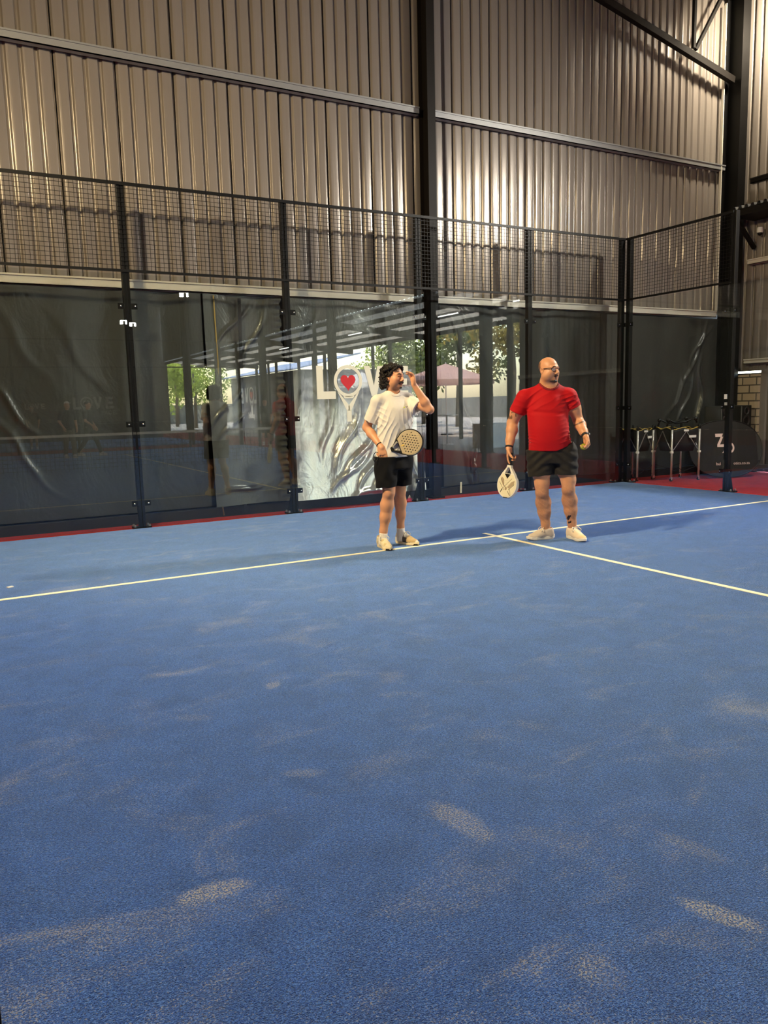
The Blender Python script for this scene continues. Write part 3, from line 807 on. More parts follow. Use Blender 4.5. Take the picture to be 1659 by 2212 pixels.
def shoe(parent, name, heel, d, L, upper, sole, lace, tongue=1., label=None, panel=None, wid=1., toe_up=.0):
    """trainer with midsole and laces; heel point on the ground, d heading in plan"""
    d = unit((*d, 0)); s = V(-d[1], d[0], 0); u = V(0, 0, 1); h0 = V(*heel, 0) if len(heel) == 2 else V(*heel)
    P = lambda a, b, c: h0+d*a*L+s*b*wid+u*c
    M = np.stack([d, s, u]); lo = np.minimum(P(0, 0, 0), P(1, 0, 0))-.09; hi = np.maximum(P(0, 0, 0), P(1, 0, 0))+.09
    F = Field((lo[0], lo[1], -.01), (hi[0], hi[1], .20), .004)
    F.ell(P(.15, 0, .058), (.15*L, .036*wid, .050), M, .02); F.cone(P(.16, 0, .05), P(.20, 0, .092), .040*wid, .045*wid, .02)
    F.cone(P(.32, 0, .088), P(.60, 0, .050), .034*wid, .036*wid, .03); F.ell(P(.74, 0, .036), (.24*L, .044*wid, .034), M, .03)
    F.ell(P(.45, 0, .045), (.30*L, .037*wid, .040), M, .03)
    F.op(lambda X, Y, Z: .022-Z, (lo[0], lo[1], -.01), (hi[0], hi[1], .2), .02, 'i')
    F.cone(P(.225, 0, .080), P(.20, 0, .20), .035*wid, .042*wid, .006, 's')
    if tongue: F.ell(P(.36, 0, .118), (.012, .024, .030*tongue), np.stack([unit(d*.8+u*.6), s, unit(u*.8-d*.6)]), .010)
    up = F.build(name, upper, parent, panel)
    if label: up['label'] = label
    G = Field((lo[0], lo[1], -.006), (hi[0], hi[1], .075), .004)
    def fn(X, Y, Z):
        a = (X-h0[0])*d[0]+(Y-h0[1])*d[1]; b = ((X-h0[0])*s[0]+(Y-h0[1])*s[1])/wid
        t = a/L
        w = np.interp(t.ravel(), [-.05, .0, .08, .2, .42, .70, .88, 1.0, 1.05], [.0, .018, .034, .038, .034, .047, .040, .016, .0]).reshape(t.shape)
        top = np.interp(t.ravel(), [0, .1, .45, .8, 1.], [.050, .042, .032, .030, .042]).reshape(t.shape)
        bot = np.interp(t.ravel(), [0, .08, .8, 1.], [.010, .0, .0, .014]).reshape(t.shape)
        e = np.abs(b)-w+.10*np.maximum(0, .02-(Z-bot))
        return np.maximum(np.maximum(e*.9, Z-top), bot-Z)
    G.op(fn, lo, hi, .01)
    G.build('sole', sole, up)
    mb = MB()
    for k in range(4):
        t = .40+.075*k; z = .122-.021*k
        mb.tube([P(t, -.024, z-.010), P(t+.02, 0, z+.006), P(t+.04, .024, z-.014)], .0036, 6); mb.tube([P(t, .024, z-.010), P(t+.02, 0, z+.007), P(t+.04, -.024, z-.014)], .0036, 6)
    for sg in (-1, 1):
        mb.tube([P(.42, 0, .118), P(.44, sg*.030, .128), P(.50, sg*.050, .105), P(.52, sg*.042, .085), P(.46, sg*.02, .105), P(.42, 0, .116)], .004, 6)
    mb.build('laces', lace, up, True)
    return up

def band(parent, name, c, axis, r, w, mat, label=None, t=.004):
    ax = unit(axis); mb = MB(); a = unit(np.cross(ax, V(.3, .2, 1))); b = np.cross(ax, a); c = V(*c)
    vs = []; n = 28
    for k in range(n):
        g = 2*PI*k/n; e = a*math.cos(g)+b*math.sin(g)
        for rr, o in ((r, -w/2), (r+t, -w/2), (r+t, w/2), (r, w/2)): vs.append(c+e*rr+ax*o)
    fs = [(4*k+j, 4*k+(j+1) % 4, 4*((k+1) % n)+(j+1) % 4, 4*((k+1) % n)+j) for k in range(n) for j in range(4)]
    o = mb.add(vs, fs).build(name, mat, parent, True)
    if label: o['label'] = label
    return o
# ---------------------------------------------------------------- man in the white shirt
def smooth_step(x, a, b):
    t = np.clip((x-a)/(b-a), 0, 1); return t*t*(3-2*t)
SK = lin(207, 149, 110)
def white_man():
    E = empty('person', (-1.15, -2.93, 0), R(-29.73), 'man in a white t-shirt and black shorts, hand raised to his curly hair', 'person')
    th = R(23)
    RS, RE, RW = V(-.150, -.055, 1.43), V(-.262, .045, 1.185), V(-.128, -.118, 1.005)
    LS, LE, LW = V(.143, .065, 1.445), V(.352, -.10, 1.345), V(.206, -.13, 1.583)
    RH, RK, RA = V(-.082, -.04, .92), V(-.060, -.085, .555), V(-.134, -.045, .10)
    LH, LK, LA = V(.078, .055, .92), V(.054, .055, .555), V(.048, .155, .10)
    h = Head((.014, -.012, 1.664), R(53), R(1), 0, 1.0)
    B = Field((-.36, -.36, .03), (.42, .30, 1.82), .004)
    B.loft([(.86, .0, .005, .155, .105), (.98, .0, .01, .150, .10), (1.12, .01, .012, .150, .10), (1.3, .012, .01, .166, .112), (1.40, .0, .01, .160, .10), (1.48, .0, .012, .085, .07)], th, .03)
    for sh in (RS, LS): B.cone((0, .02, 1.485), sh+V(0, 0, .002), .050, .052, .04)
    B.chain([(0, .02, 1.46), (.002, .005, 1.56), (.0, .0, 1.60)], [.062, .054, .052], .03)
    h.shape(B, .046)
    # arms
    B.chain([RS, RS*.5+RE*.5+V(-.004, 0, 0), RE], [.052, .050, .040], .02); m = RE*.68+RW*.32
    B.chain([RE, m, RW], [.041, .043, .027], .02); B.cone(RW, RW+unit(RW-RE)*.02, .027, .027, .01)
    B.chain([LS, LS*.5+LE*.5, LE], [.052, .048, .040], .02); m = LE*.68+LW*.32
    B.chain([LE, m, LW], [.040, .042, .026], .02)
    hand(B, RW+V(-.002, -.004, .006), (.25, -.25, -.93), (0, .96, -.2), False, [(22, 88, 62), (28, 92, 62), (32, 92, 62), (36, 92, 62)], 1.0, thumb=(.75, .35, .55), tc=35, spread=.13, fr=.92)
    hand(B, LW+V(0, 0, -.004), (-.04, -.02, 1), (-.94, -.2, .2), True, [(50, 22, 14), (40, 25, 16), (32, 30, 18), (24, 34, 20)], .98, thumb=(.95, .10, .25), spread=.05)
    # legs
    for H_, K_, A_, w_ in ((RH, RK, RA, 1.06), (LH, LK, LA, .96)):
        B.chain([H_, H_*.5+K_*.5+V(0, -.01, 0), K_+V(0, 0, .06), K_], [.088*w_, .072*w_, .056*w_, .054*w_], .03)
        c1 = K_*.72+A_*.28+V(0, .018, 0); c2 = K_*.45+A_*.55+V(0, .012, 0); c3 = K_*.15+A_*.85
        B.chain([K_, c1, c2, c3, A_], [.050*w_, .060*w_, .050*w_, .034*w_, .034*w_], .03); B.ell(K_+V(.003, -.03, 0), (.034, .028, .042), None, .03)
        B.cone(A_, A_+V(0, 0, -.04), .033, .03, .02)
    def paint(P):
        L = h.loc(P); c = np.tile(SK, (len(P), 1)); n = vnoise(P, 40, 1)
        c *= (1+.06*n)[:, None]
        hd = (np.abs(L[:, 0]) < .1) & (np.abs(L[:, 1]) < .13) & (L[:, 2] > -.13) & (L[:, 2] < .16)
        lips = hd & (((L[:, 0]/.024)**2+((L[:, 2]+.068)/.0125)**2) < 1) & (L[:, 1] > .075)
        c[lips] = lin(160, 84, 74)
        st = hd*smooth_step(-L[:, 2], .045, .08)*smooth_step(L[:, 1], -.02, .03)*.42
        c = c*(1-st[:, None])+lin(96, 66, 52)*st[:, None]
        ck = hd*np.exp(-((np.abs(L[:, 0])-.045)/.02)**2-((L[:, 2]+.03)/.02)**2)*.25
        c = c*(1-ck[:, None])+lin(210, 128, 104)*ck[:, None]
        return np.clip(c, 0, 1)
    body = B.build('body', skin_m, E, paint)
    h.eyes(E)
    hair_m = plain('dark curly hair', srgb(26, 19, 15), .55, spec=.3, bump=.6, bscale=160.)
    # hair: curls over the skull, long at the sides and back
    rs = np.random.RandomState(4); Hf = Field((-.2, -.2, 1.5), (.2, .2, 1.85), .0035)
    Hf.ell(h.p(0, -.022, .036), V(.082, .092, .078), h.M, .01); Hf.ell(h.p(0, -.055, -.025), V(.085, .058, .085), h.M, .03)
    k = 0
    while k < 900:
        v = unit(rs.normal(size=3)); a, b, c = v
        if c < -.55 or (b > .10 and c < .42) or (b > -.05 and c < -.1 and abs(a) < .6): continue
        if b > .52 and c < .72: continue
        if abs(a) > .6 and b > .36 and c < .55 and a < 0: continue
        side = abs(a); q = 1+.14*rs.uniform()
        p = h.p(a*.094*q, -.026+b*.104*q, .026+c*.088*q-(.05*max(0, -b)*(1-c) if c < .4 else 0)-(.035*side*(1-c) if c < .3 else 0))
        # each curl: a short bent coil
        ax = unit(rs.normal(size=3)); e1 = unit(np.cross(ax, v)); e2 = np.cross(ax, e1); rr = rs.uniform(.006, .010); th_ = rs.uniform(.0032, .0052)
        pts = [p+e1*rr*math.cos(t)+e2*rr*math.sin(t)+ax*.004*t for t in np.linspace(0, 4.2, 5)]
        for i in range(4): Hf.cone(pts[i], pts[i+1], th_, th_, .004)
        k += 1
    for _ in range(70):   # locks that fall over the temple, and hair showing past the far side of the brow
        t = rs.uniform(0, 1); sg = rs.choice((-1, 1, 1)); p = h.p(sg*(.064+.022*t)+rs.uniform(-.006, .006), .052-.055*t+rs.uniform(-.014, .014), .074-(.07 if sg < 0 else .085)*t)
        Hf.ell(p, (rs.uniform(.006, .011),)*3, None, .005)
    for sg in (-1, 1):
        for j in range(12): Hf.ell(h.p(sg*(.012+.05*j/12), .088-.028*j/12+rs.uniform(-.004, .006), .098-.030*(j/12)**2+rs.uniform(-.005, .008)), (.010, .009, .010), None, .005)
    Hf.chain([h.p(-.030, .082, .085), h.p(-.040, .086, .066), h.p(-.036, .086, .050), h.p(-.043, .080, .040)], [.004, .0032, .0028, .002], .003)
    Hf.chain([h.p(-.044, .074, .080), h.p(-.052, .072, .058), h.p(-.050, .070, .040)], [.005, .004, .002], .003)
    Hf.displace(lambda X, Y, Z: (.0022*wave(X, Y, Z, 330, 3, 1.)).astype(np.float32))
    Hf.build('hair', hair_m, E)
    mo = Field((-.05, -.2, 1.55), (.2, .1, 1.72), .003)
    for sg in (-1, 1): mo.chain([h.p(0, .099, -.054), h.p(sg*.018, .095, -.055), h.p(sg*.030, .084, -.066)], [.0075, .0075, .0045], .004)
    mo.ell(h.p(0, .080, -.104), V(.018, .011, .013), h.M, .006)  # small chin beard, mostly standing in for the shadow under the chin
    mo.build('moustache', hair_m, E)
    eb = MB()
    for sg in (-1, 1): eb.tube([h.p(sg*.012, .100, .022), h.p(sg*.030, .095, .026), h.p(sg*.046, .078, .022)], [.0050, .0062, .004], 8)
    eb.build('eyebrows', hair_m, E, True)
    # shirt
    T = Field((-.36, -.30, .86), (.36, .30, 1.56), .004)
    T.loft([(.895, -.012, .0, .176, .138), (.96, -.008, .0, .172, .134), (1.15, .012, .004, .171, .130), (1.28, .018, .006, .180, .134), (1.37, .010, .008, .172, .124), (1.44, .0, .012, .130, .098), (1.53, .0, .012, .062, .064)], th, .03, pw=2.2)
    for sh in (RS, LS): T.cone((0, .02, 1.488), sh+V(0, 0, .006), .056, .060, .035)
    rd = unit(V(-.224, .012, 1.235)-RS); ld = unit(V(.262, -.03, 1.362)-LS)
    re, le = V(-.214, -.012, 1.252), V(.250, -.018, 1.366)
    T.cone(RS, re+rd*.05, .062, .082, .03, cut=[(re, rd)]); T.cone(LS, le+ld*.05, .062, .084, .03, cut=[(le, ld)])
    T.cone(re-rd*.02, re+rd*.06, .056, .068, .004, 's'); T.cone(le-ld*.02, le+ld*.06, .056, .068, .004, 's')
    T.loft([(.80, -.012, 0, .166, .128), (.93, -.010, 0, .163, .124), (.96, -.01, 0, .10, .08)], th, .004, 's', 2.2)
    def folds(X, Y, Z):
        body = smooth_step(Z, .92, 1.0)*(1-smooth_step(Z, 1.40, 1.50))
        low = 1-smooth_step(Z, 1.20, 1.42)
        pull = ridge(X, Y, Z, (.88, .1, -.47), 62, 1)*.0085*(.35+.65*low)              # drawn up from the racket hand across the belly
        vert = ridge(X, Y, Z, (.95, .3, .10), 75, 5)*.0075*smooth_step(X, .03, .11)*(1-smooth_step(Z, 1.47, 1.53))*smooth_step(Z, 1.0, 1.1)
        arm = ridge(X, Y, Z, (.55, .0, .83), 70, 9)*.006*np.exp(-((X+.10)/.06)**2)*np.exp(-((Z-1.28)/.12)**2)
        slv = ridge(X, Y, Z, (.80, .2, .55), 55, 12)*.005*smooth_step(np.abs(X), .18, .23)
        big = wave(X, Y, Z, 16, 20)*.004*body
        return -((pull+arm)*body+vert+slv+big).astype(np.float32)
    T.displace(folds)
    Cf = neck_hole(T, (.012, -.004, 1.512), (-.002, .022, 1.66), .062, .085)
    tee = cloth('white jersey', srgb(216, 210, 200))
    t_ = T.build('t_shirt', tee, E)
    Cf.build('collar', tee, t_)
    lg = MB().ball((.108, -.128, 1.372), (.008, .004, .008), 10); lo_ = lg.build('chest_logo', plain('lime print', srgb(206, 214, 60), .7), t_, True)
    sw = MB().tube([(.120, -.122, 1.380), (.126, -.120, 1.374), (.142, -.110, 1.384)], .0022, 6).build('chest_logo', plain('dark print', srgb(50, 44, 44), .7), t_, True)
    # shorts
    G = Field((-.27, -.26, .56), (.27, .27, 1.0), .004)
    G.loft([(.78, .0, .01, .162, .135), (.86, .0, .005, .160, .122), (.985, .0, .005, .158, .112)], th, .02)
    for H_, K_, c_, w_ in ((RH, RK, V(-.083, -.078, .60), 1.06), (LH, LK, V(.076, .055, .60), .98)):
        hem = [(c_+V(0, 0, .008), V(.03, 0, -1))]
        G.cone(H_+V(0, 0, -.03), c_+V(0, -.004, -.05), .114*w_, .092*w_, .03, cut=hem)
        G.cone(c_+V(0, -.002, .035), c_+V(0, -.004, -.12), .066*w_, .080*w_, .004, 's')
    G.displace(lambda X, Y, Z: (.004*np.sin((X*.7+Z*.7)*60+2*np.sin(Z*12))*smooth_step(Z, .62, .7)+.003*np.sin(X*50-Z*30)).astype(np.float32))
    G.op(lambda X, Y, Z: Z-.902+0*X+0*Y, (-.27, -.26, .56), (.27, .27, 1.0), .01, 'i')
    sh_ = G.build('shorts', cloth('black shorts cloth', srgb(9, 9, 12), .85, .15, .03), E)
    # socks and shoes
    sock = cloth('white sock rib', srgb(225, 218, 208))
    for A_, K_ in ((RA, RK), (LA, LK)):
        Q = Field(A_+V(-.09, -.11, -.07), A_+V(.09, .09, .09), .004); up = unit(K_-A_)
        top = A_+up*(.052 if A_ is RA else .072)
        Q.cone(A_+V(0, -.02, -.05), top+up*.05, .042, .041, .01, cut=[(top, up)]); Q.displace(lambda X, Y, Z: (.0004*np.sin(Z*420)).astype(np.float32)); Q.build('sock', sock, E)
    yel = painted('cream trainer', .6, .3)
    def panelR(P):
        c = np.tile(lin(220, 206, 172), (len(P), 1)); k = np.sin(P[:, 0]*75+P[:, 2]*60)+np.sin(P[:, 1]*90); c[(k > .9) & (P[:, 2] > .04)] = lin(196, 178, 136); return c
    def panelL(P):
        c = np.tile(lin(214, 204, 186), (len(P), 1)); dd = unit((.73, -.68, 0)); t = (P-V(.0, .2, 0))@dd/.29; z = P[:, 2]
        c[(t > .36) & (t < .78) & (z < .085-.05*(t-.4))] = lin(88, 80, 74); c[(t > .60) & (t < .95) & (z > .035)] = lin(182, 156, 112); c[(t < .30) & (z > .072)] = lin(132, 122, 108)
        return c
    sole_y = plain('cream midsole', srgb(232, 214, 176), .6); black_out = plain('black outsole', srgb(16, 15, 15), .7)
    lace_c = plain('cream laces', srgb(220, 212, 192), .8)
    s1 = shoe(E, 'shoe', (-.172, .045), (.37, -.93), .305, yel, sole_y, lace_c, panel=panelR, label='cream trainer pointing towards the viewer')
    s2 = shoe(E, 'shoe', (.003, .205), (.73, -.68), .295, yel, sole_y, lace_c, panel=panelL, label='cream and grey trainer turned sideways')
    for s_, hp, d_, L_ in ((s1, V(-.172, .045, 0), unit((.37, -.93, 0)), .305), (s2, V(.003, .205, 0), unit((.73, -.68, 0)), .295)):
        sd = V(-d_[1], d_[0], 0); mb = MB(); pts = [hp+d_*L_*t+sd*w for t, w in ((.80, -.040), (.92, -.034), (1.01, -.014), (1.01, .014), (.92, .034), (.80, .040))]
        mb.poly([p+V(0, 0, .001) for p in pts], (0, 0, .020)).build('toe_rubber', black_out, s_)
    band(E, 'wristband', RW+unit(RE-RW)*.022, RE-RW, .0285, .010, plain('black band', srgb(12, 11, 11), .6))
    return E, h
wm, wm_head = white_man()

# ---------------------------------------------------------------- man in the red shirt
def red_man():
    E = empty('person', (.38, -3.6, 0), R(-41.84), 'bald man in a red t-shirt and dark grey shorts, wearing glasses', 'person')
    th = R(9)
    RS, RE, RW = V(-.350, -.02, 1.435), V(-.474, .035, 1.185), V(-.500, -.075, .940)
    LS, LE, LW = V(.078, .05, 1.440), V(.176, .105, 1.195), V(.245, -.075, 1.045)
    RH, RK, RA = V(-.195, -.005, .91), V(-.175, -.045, .500), V(-.134, .022, .10)
    LH, LK, LA = V(.030, .025, .91), V(.084, -.02, .530), V(.128, .065, .10)
    h = Head((-.112, -.025, 1.703), R(50), R(0), 0, 1.045)
    B = Field((-.62, -.36, .03), (.36, .32, 1.86), .0042)
    B.loft([(.84, -.09, .01, .185, .135), (.98, -.10, .0, .195, .155), (1.12, -.115, -.005, .190, .158), (1.28, -.122, .0, .185, .140), (1.40, -.12, .008, .175, .12), (1.49, -.117, .012, .11, .085)], th, .03)
    for sh in (RS, LS): B.cone((-.117, .02, 1.510), sh+V(0, 0, -.006), .070, .070, .05)
    B.chain([(-.117, .02, 1.47), (-.115, .008, 1.58), (-.113, .0, 1.64)], [.086, .080, .072], .03)
    h.shape(B, .056, .03, 1.0)
    B.chain([RS, RS*.5+RE*.5+V(-.008, 0, 0), RE], [.072, .066, .052], .03); m = RE*.72+RW*.28+V(.006, 0, 0); m2 = RE*.3+RW*.7
    B.chain([RE, m, m2, RW], [.053, .057, .043, .033], .02)
    B.chain([LS, LS*.5+LE*.5+V(.006, 0, 0), LE], [.072, .066, .050], .03); m = LE*.72+LW*.28; m2 = LE*.3+LW*.7
    B.chain([LE, m, m2, LW], [.051, .055, .042, .032], .02)
    hand(B, RW+V(0, 0, .004), (.02, -.06, -1), (.90, -.42, 0), False, [(8, 14, 8), (35, 45, 25), (42, 50, 30), (46, 52, 30)], 1.05, thumb=(.85, .25, .45), tc=20, fr=1.1)
    hand(B, LW+V(.004, -.006, .004), (.14, -.16, -.98), (-.80, -.45, -.1), True, [(46, 52, 34), (50, 54, 34), (52, 54, 34), (54, 54, 34)], 1.08, thumb=(.85, .30, .20), tc=30, fr=1.15)
    for H_, K_, A_, w_ in ((RH, RK, RA, 1.0), (LH, LK, LA, 1.0)):
        B.chain([H_, H_*.5+K_*.5+V(0, -.012, 0), K_+V(0, 0, .08), K_], [.112, .094, .070, .064], .03)
        c1 = K_*.70+A_*.30+V(0, .026, 0); c2 = K_*.45+A_*.55+V(0, .014, 0); c3 = K_*.14+A_*.86
        B.chain([K_+V(0, 0, -.03), c1, c2, c3, A_], [.060, .074, .062, .041, .036], .03); B.ell(K_+V(.004, -.040, .0), (.042, .030, .050), None, .03)
        B.cone(A_, A_+V(.0, .0, -.04), .036, .03, .02)
    def paint(P):
        L = h.loc(P); c = np.tile(SK*V(.98, .97, .96), (len(P), 1)); n = vnoise(P, 40, 2)
        c *= (1+.06*n)[:, None]
        hd = (np.abs(L[:, 0]) < .11) & (np.abs(L[:, 1]) < .13) & (L[:, 2] > -.14) & (L[:, 2] < .16)
        lips = hd & (((L[:, 0]/.022)**2+((L[:, 2]+.068)/.011)**2) < 1) & (L[:, 1] > .075); c[lips] = lin(150, 78, 72)
        mouth = hd & (((L[:, 0]/.021)**2+((L[:, 2]+.067)/.0065)**2) < 1) & (L[:, 1] > .075); c[mouth] = lin(48, 18, 18)
        st = hd*smooth_step(-L[:, 2], .03, .08)*smooth_step(L[:, 1], -.05, .03)*.30
        c = c*(1-st[:, None])+lin(92, 62, 48)*st[:, None]
        # cropped hair at the back and sides of the head
        ch = hd*smooth_step(-L[:, 1]+.35*L[:, 2]*0, .028, .055)*(1-smooth_step(L[:, 2], .055, .085))*smooth_step(L[:, 2], -.07, -.03)*.8
        c = c*(1-ch[:, None])+lin(42, 28, 22)*ch[:, None]
        # leg hair below the knees
        lg = (1-smooth_step(P[:, 2], .50, .60))*smooth_step(P[:, 2], .12, .2)*(.24+.30*(np.random.RandomState(3).rand(len(P))-.5)+.10*vnoise(P, 60, 6)); lg = np.clip(lg, 0, .6)
        c = c*(1-lg[:, None])+lin(84, 54, 40)*lg[:, None]
        # tattoos: inner upper right arm, left forearm, left shin
        t1 = (P[:, 0] < -.425) & (P[:, 2] > 1.225) & (P[:, 2] < 1.30) & (P[:, 1] < .02) & (vnoise(P*V(1, 1, .8), 95, 11) > .25)
        c[t1] = c[t1]*.32
        q = P-V(.105, -.02, .205); t2 = (P[:, 1] < .08) & (P[:, 2] < .30) & (P[:, 0] > .04) & (P[:, 0] < .16) & (np.minimum(np.hypot((P[:, 0]-.088-.3*(q[:, 2]-.02))/.016, (q[:, 2]-.022)/.026), np.hypot((P[:, 0]-.098-.3*(q[:, 2]+.03))/.014, (q[:, 2]+.028)/.014)) < 1+.3*vnoise(P, 120, 3))
        c[t2] = lin(22, 18, 18)
        t3 = (P[:, 0] > .10) & (np.abs((P[:, 2]-1.165)-(P[:, 0]-.17)*.45) < .008) & (P[:, 1] < .09) & (P[:, 2] > 1.1); c[t3] = c[t3]*.3
        return np.clip(c, 0, 1)
    B.build('body', skin_m, E, paint)
    h.eyes(E)
    dk = plain('dark beard', srgb(24, 16, 13), .6, bump=.5, bscale=220.)
    go = Field((-.2, -.25, 1.52), (.1, .1, 1.70), .003)
    go.chain([h.p(-.042, .046, -.106), h.p(-.026, .066, -.108), h.p(-.012, .078, -.110), h.p(0, .081, -.110), h.p(.012, .078, -.110), h.p(.026, .066, -.108), h.p(.042, .046, -.106)], [.005, .009, .0115, .012, .0115, .009, .005], .006)
    go.ell(h.p(0, .0865, -.086), V(.008, .005, .009), h.M, .004); go.build('goatee', dk, E)
    mo = Field((-.2, -.25, 1.55), (.1, .1, 1.75), .003)
    for sg in (-1, 1): mo.chain([h.p(sg*.004, .099, -.053), h.p(sg*.018, .094, -.055), h.p(sg*.028, .086, -.064)], [.0042, .0042, .003], .003)
    mo.build('moustache', dk, E)
    eb = MB()
    for sg in (-1, 1): eb.tube([h.p(sg*.012, .100, .023), h.p(sg*.030, .095, .027), h.p(sg*.046, .079, .022)], [.0030, .0036, .002], 8)
    eb.build('eyebrows', dk, E, True)
    # glasses
    gm = plain('brown glasses frame', srgb(46, 18, 16), .3)
    gf = MB()
    for sg in (-1, 1):
        pts = [h.p(sg*(.031+.026*math.cos(a)), .099-.014*abs(.031+.026*math.cos(a))/.05, .001+.019*math.sin(a)*(1 if math.sin(a) > 0 else 1.05)) for a in np.linspace(0, 2*PI, 22)[:-1]]
        gf.tube(pts, [.0042 if math.sin(a) > .2 else .0028 for a in np.linspace(0, 2*PI, 22)[:-1]], 6, True)
        gf.tube([h.p(sg*.056, .085, .010), h.p(sg*.078, .06, .010), h.p(sg*.082, .0, .008), h.p(sg*.078, -.012, -.006)], .0036, 6)
    gf.tube([h.p(-.008, .101, .006), h.p(0, .104, .009), h.p(.008, .101, .006)], .0026, 6)
    gl_ = gf.build('glasses', gm, E, True)
    lm = MB()
    for sg in (-1, 1):
        lm.poly([h.p(sg*(.031+.0235*math.cos(a)), .0972-.012*abs(.031+.0235*math.cos(a))/.05, .002+.0165*math.sin(a)) for a in np.linspace(0, 2*PI, 20)[:-1]], h.f*.001)
    lens_m = bpy.data.materials.new('spectacle lens'); lens_m.use_nodes = True; ln_ = lens_m.node_tree; lt = ln_.nodes.new('ShaderNodeBsdfTransparent'); lt.inputs[0].default_value = (.93, .93, .92, 1)
    lg_ = ln_.nodes.new('ShaderNodeBsdfGlossy'); lg_.inputs['Roughness'].default_value = .02; lx = ln_.nodes.new('ShaderNodeMixShader'); lx.inputs[0].default_value = .012
    ln_.links.new(lt.outputs[0], lx.inputs[1]); ln_.links.new(lg_.outputs[0], lx.inputs[2]); ln_.links.new(lx.outputs[0], ln_.nodes['Material Output'].inputs[0])
    lm.build('lens', lens_m, gl_)
    # shirt
    T = Field((-.52, -.30, .86), (.25, .30, 1.62), .0042)
    T.loft([(.905, -.095, .005, .214, .165), (1.0, -.10, -.004, .208, .172), (1.14, -.116, -.008, .202, .172), (1.30, -.124, -.002, .200, .152), (1.41, -.12, .008, .185, .13), (1.49, -.117, .012, .12, .098), (1.56, -.117, .012, .085, .085)], th, .03, pw=2.15)
    for sh in (RS, LS): T.cone((-.117, .02, 1.520), sh+V(0, 0, -.002), .072, .076, .05)
    re = RS*.44+RE*.56+V(-.004, 0, .002); le = LS*.56+LE*.44; rd = unit(RE-RS+V(.0, 0, -.03)); ld = unit(LE-LS)
    T.cone(RS, re+rd*.05, .082, .084, .03, cut=[(re, rd)]); T.cone(LS, le+ld*.05, .080, .082, .03, cut=[(le, ld)])
    T.cone(re-rd*.03, re+rd*.06, .066, .070, .004, 's'); T.cone(le-ld*.03, le+ld*.06, .066, .070, .004, 's')
    T.loft([(.80, -.095, .005, .203, .155), (.935, -.095, .005, .200, .152), (.97, -.1, 0, .12, .1)], th, .004, 's', 2.15)
    # the hem climbs towards the right hip
    T.op(lambda X, Y, Z: .90+np.maximum(0, X+.05)*.42-Z, (-.52, -.3, .8), (.25, .3, 1.1), .01, 'i')
    def folds(X, Y, Z):
        ch = smooth_step(Z, 1.28, 1.36)*(1-smooth_step(Z, 1.50, 1.57))*smooth_step(X, -.36, -.26)
        a = ridge(X, Y, Z, (.62, 0, -.78), 46, 31)*ch*.009
        b = ridge(X, Y, Z, (.2, .1, .97), 95, 34, .01)*np.exp(-((X+.31)/.07)**2)*smooth_step(Z, .93, 1.0)*(1-smooth_step(Z, 1.26, 1.34))*.006
        c = ridge(X, Y, Z, (-.35, .1, .93), 80, 37, .012)*np.exp(-((X-.08)/.08)**2)*smooth_step(Z, .95, 1.0)*(1-smooth_step(Z, 1.44, 1.5))*.007
        d = .008*np.exp(-((Z-1.285+.03*wave(X, Y, Z, 9, 2))/.016)**2)*smooth_step(X, -.32, -.24)*(1-smooth_step(X, -.02, .06))
        e = wave(X, Y, Z, 15, 40)*.004*smooth_step(Z, .92, 1.0)*(1-smooth_step(Z, 1.45, 1.55))
        g = ridge(X, Y, Z, (.3, 0, .95), 60, 43)*.003*smooth_step(np.abs(X+.115), .20, .25)
        return -(a+b+c-d+e+g).astype(np.float32)
    T.displace(folds)
    Cf = neck_hole(T, (-.107, -.014, 1.570), (-.118, .026, 1.70), .090, .112, .011)
    t_ = T.build('t_shirt', cloth('red jersey', srgb(176, 10, 20), .75, .1, .05), E)
    Cf.build('collar', plain('dark red collar', srgb(120, 8, 14), .8), t_)
    rf = plain('reflective dashes', srgb(225, 170, 150), .4); mb = MB()
    for z in (.935, .955, .972, .992, 1.012): mb.ball((-.282+(z-.935)*-.09, -.088, z), (.003, .003, .006), 8)
    for z in (1.02, 1.04, 1.06, 1.09): mb.ball((.090+(z-1.02)*-.05, -.078, z), (.003, .003, .006), 8)
    mb.build('reflective_marks', rf, t_, True)
    # shorts
    G = Field((-.42, -.27, .61), (.26, .29, 1.05), .0042)
    G.loft([(.78, -.085, .01, .208, .158), (.86, -.088, .008, .208, .156), (.93, -.092, .003, .194, .150), (1.0, -.10, .0, .178, .14)], th, .02)
    for H_, K_, c_, x in ((RH, RK, V(-.188, -.026, .660), 0), (LH, LK, V(.058, .004, .668), 1)):
        G.cone(H_+V(0, 0, -.02), c_+V(0, -.004, -.05), .142, .122, .03, cut=[(c_, unit((.10 if x == 0 else -.02, 0, -1)))])
        G.cone(c_+V(0, -.002, .03), c_+V(0, -.004, -.12), .094, .110, .004, 's')
    G.ell((.135, -.01, .88), (.035, .05, .05), None, .03); G.ell((-.285, .0, .85), (.03, .05, .03), None, .03)
    G.displace(lambda X, Y, Z: (.0045*np.sin((Z*.9+np.abs(X+.08)*.5)*75+2*np.sin(X*14))*smooth_step(Z, .68, .74)*(1-smooth_step(Z, .88, .94))+.002*np.sin(X*60+Z*25)).astype(np.float32))
    G.op(lambda X, Y, Z: Z-.915-np.maximum(0, X+.05)*.42+0*Y, (-.42, -.27, .61), (.26, .29, 1.05), .01, 'i')
    G.build('shorts', cloth('charcoal shorts cloth', srgb(36, 33, 30), .75, .15, .04), E)
    # socks barely show; shoes
    up1 = painted('cream court shoe', .55, .3); sole_c = plain('white court sole', srgb(226, 220, 208), .5); lc = plain('white laces', srgb(222, 212, 196), .8)
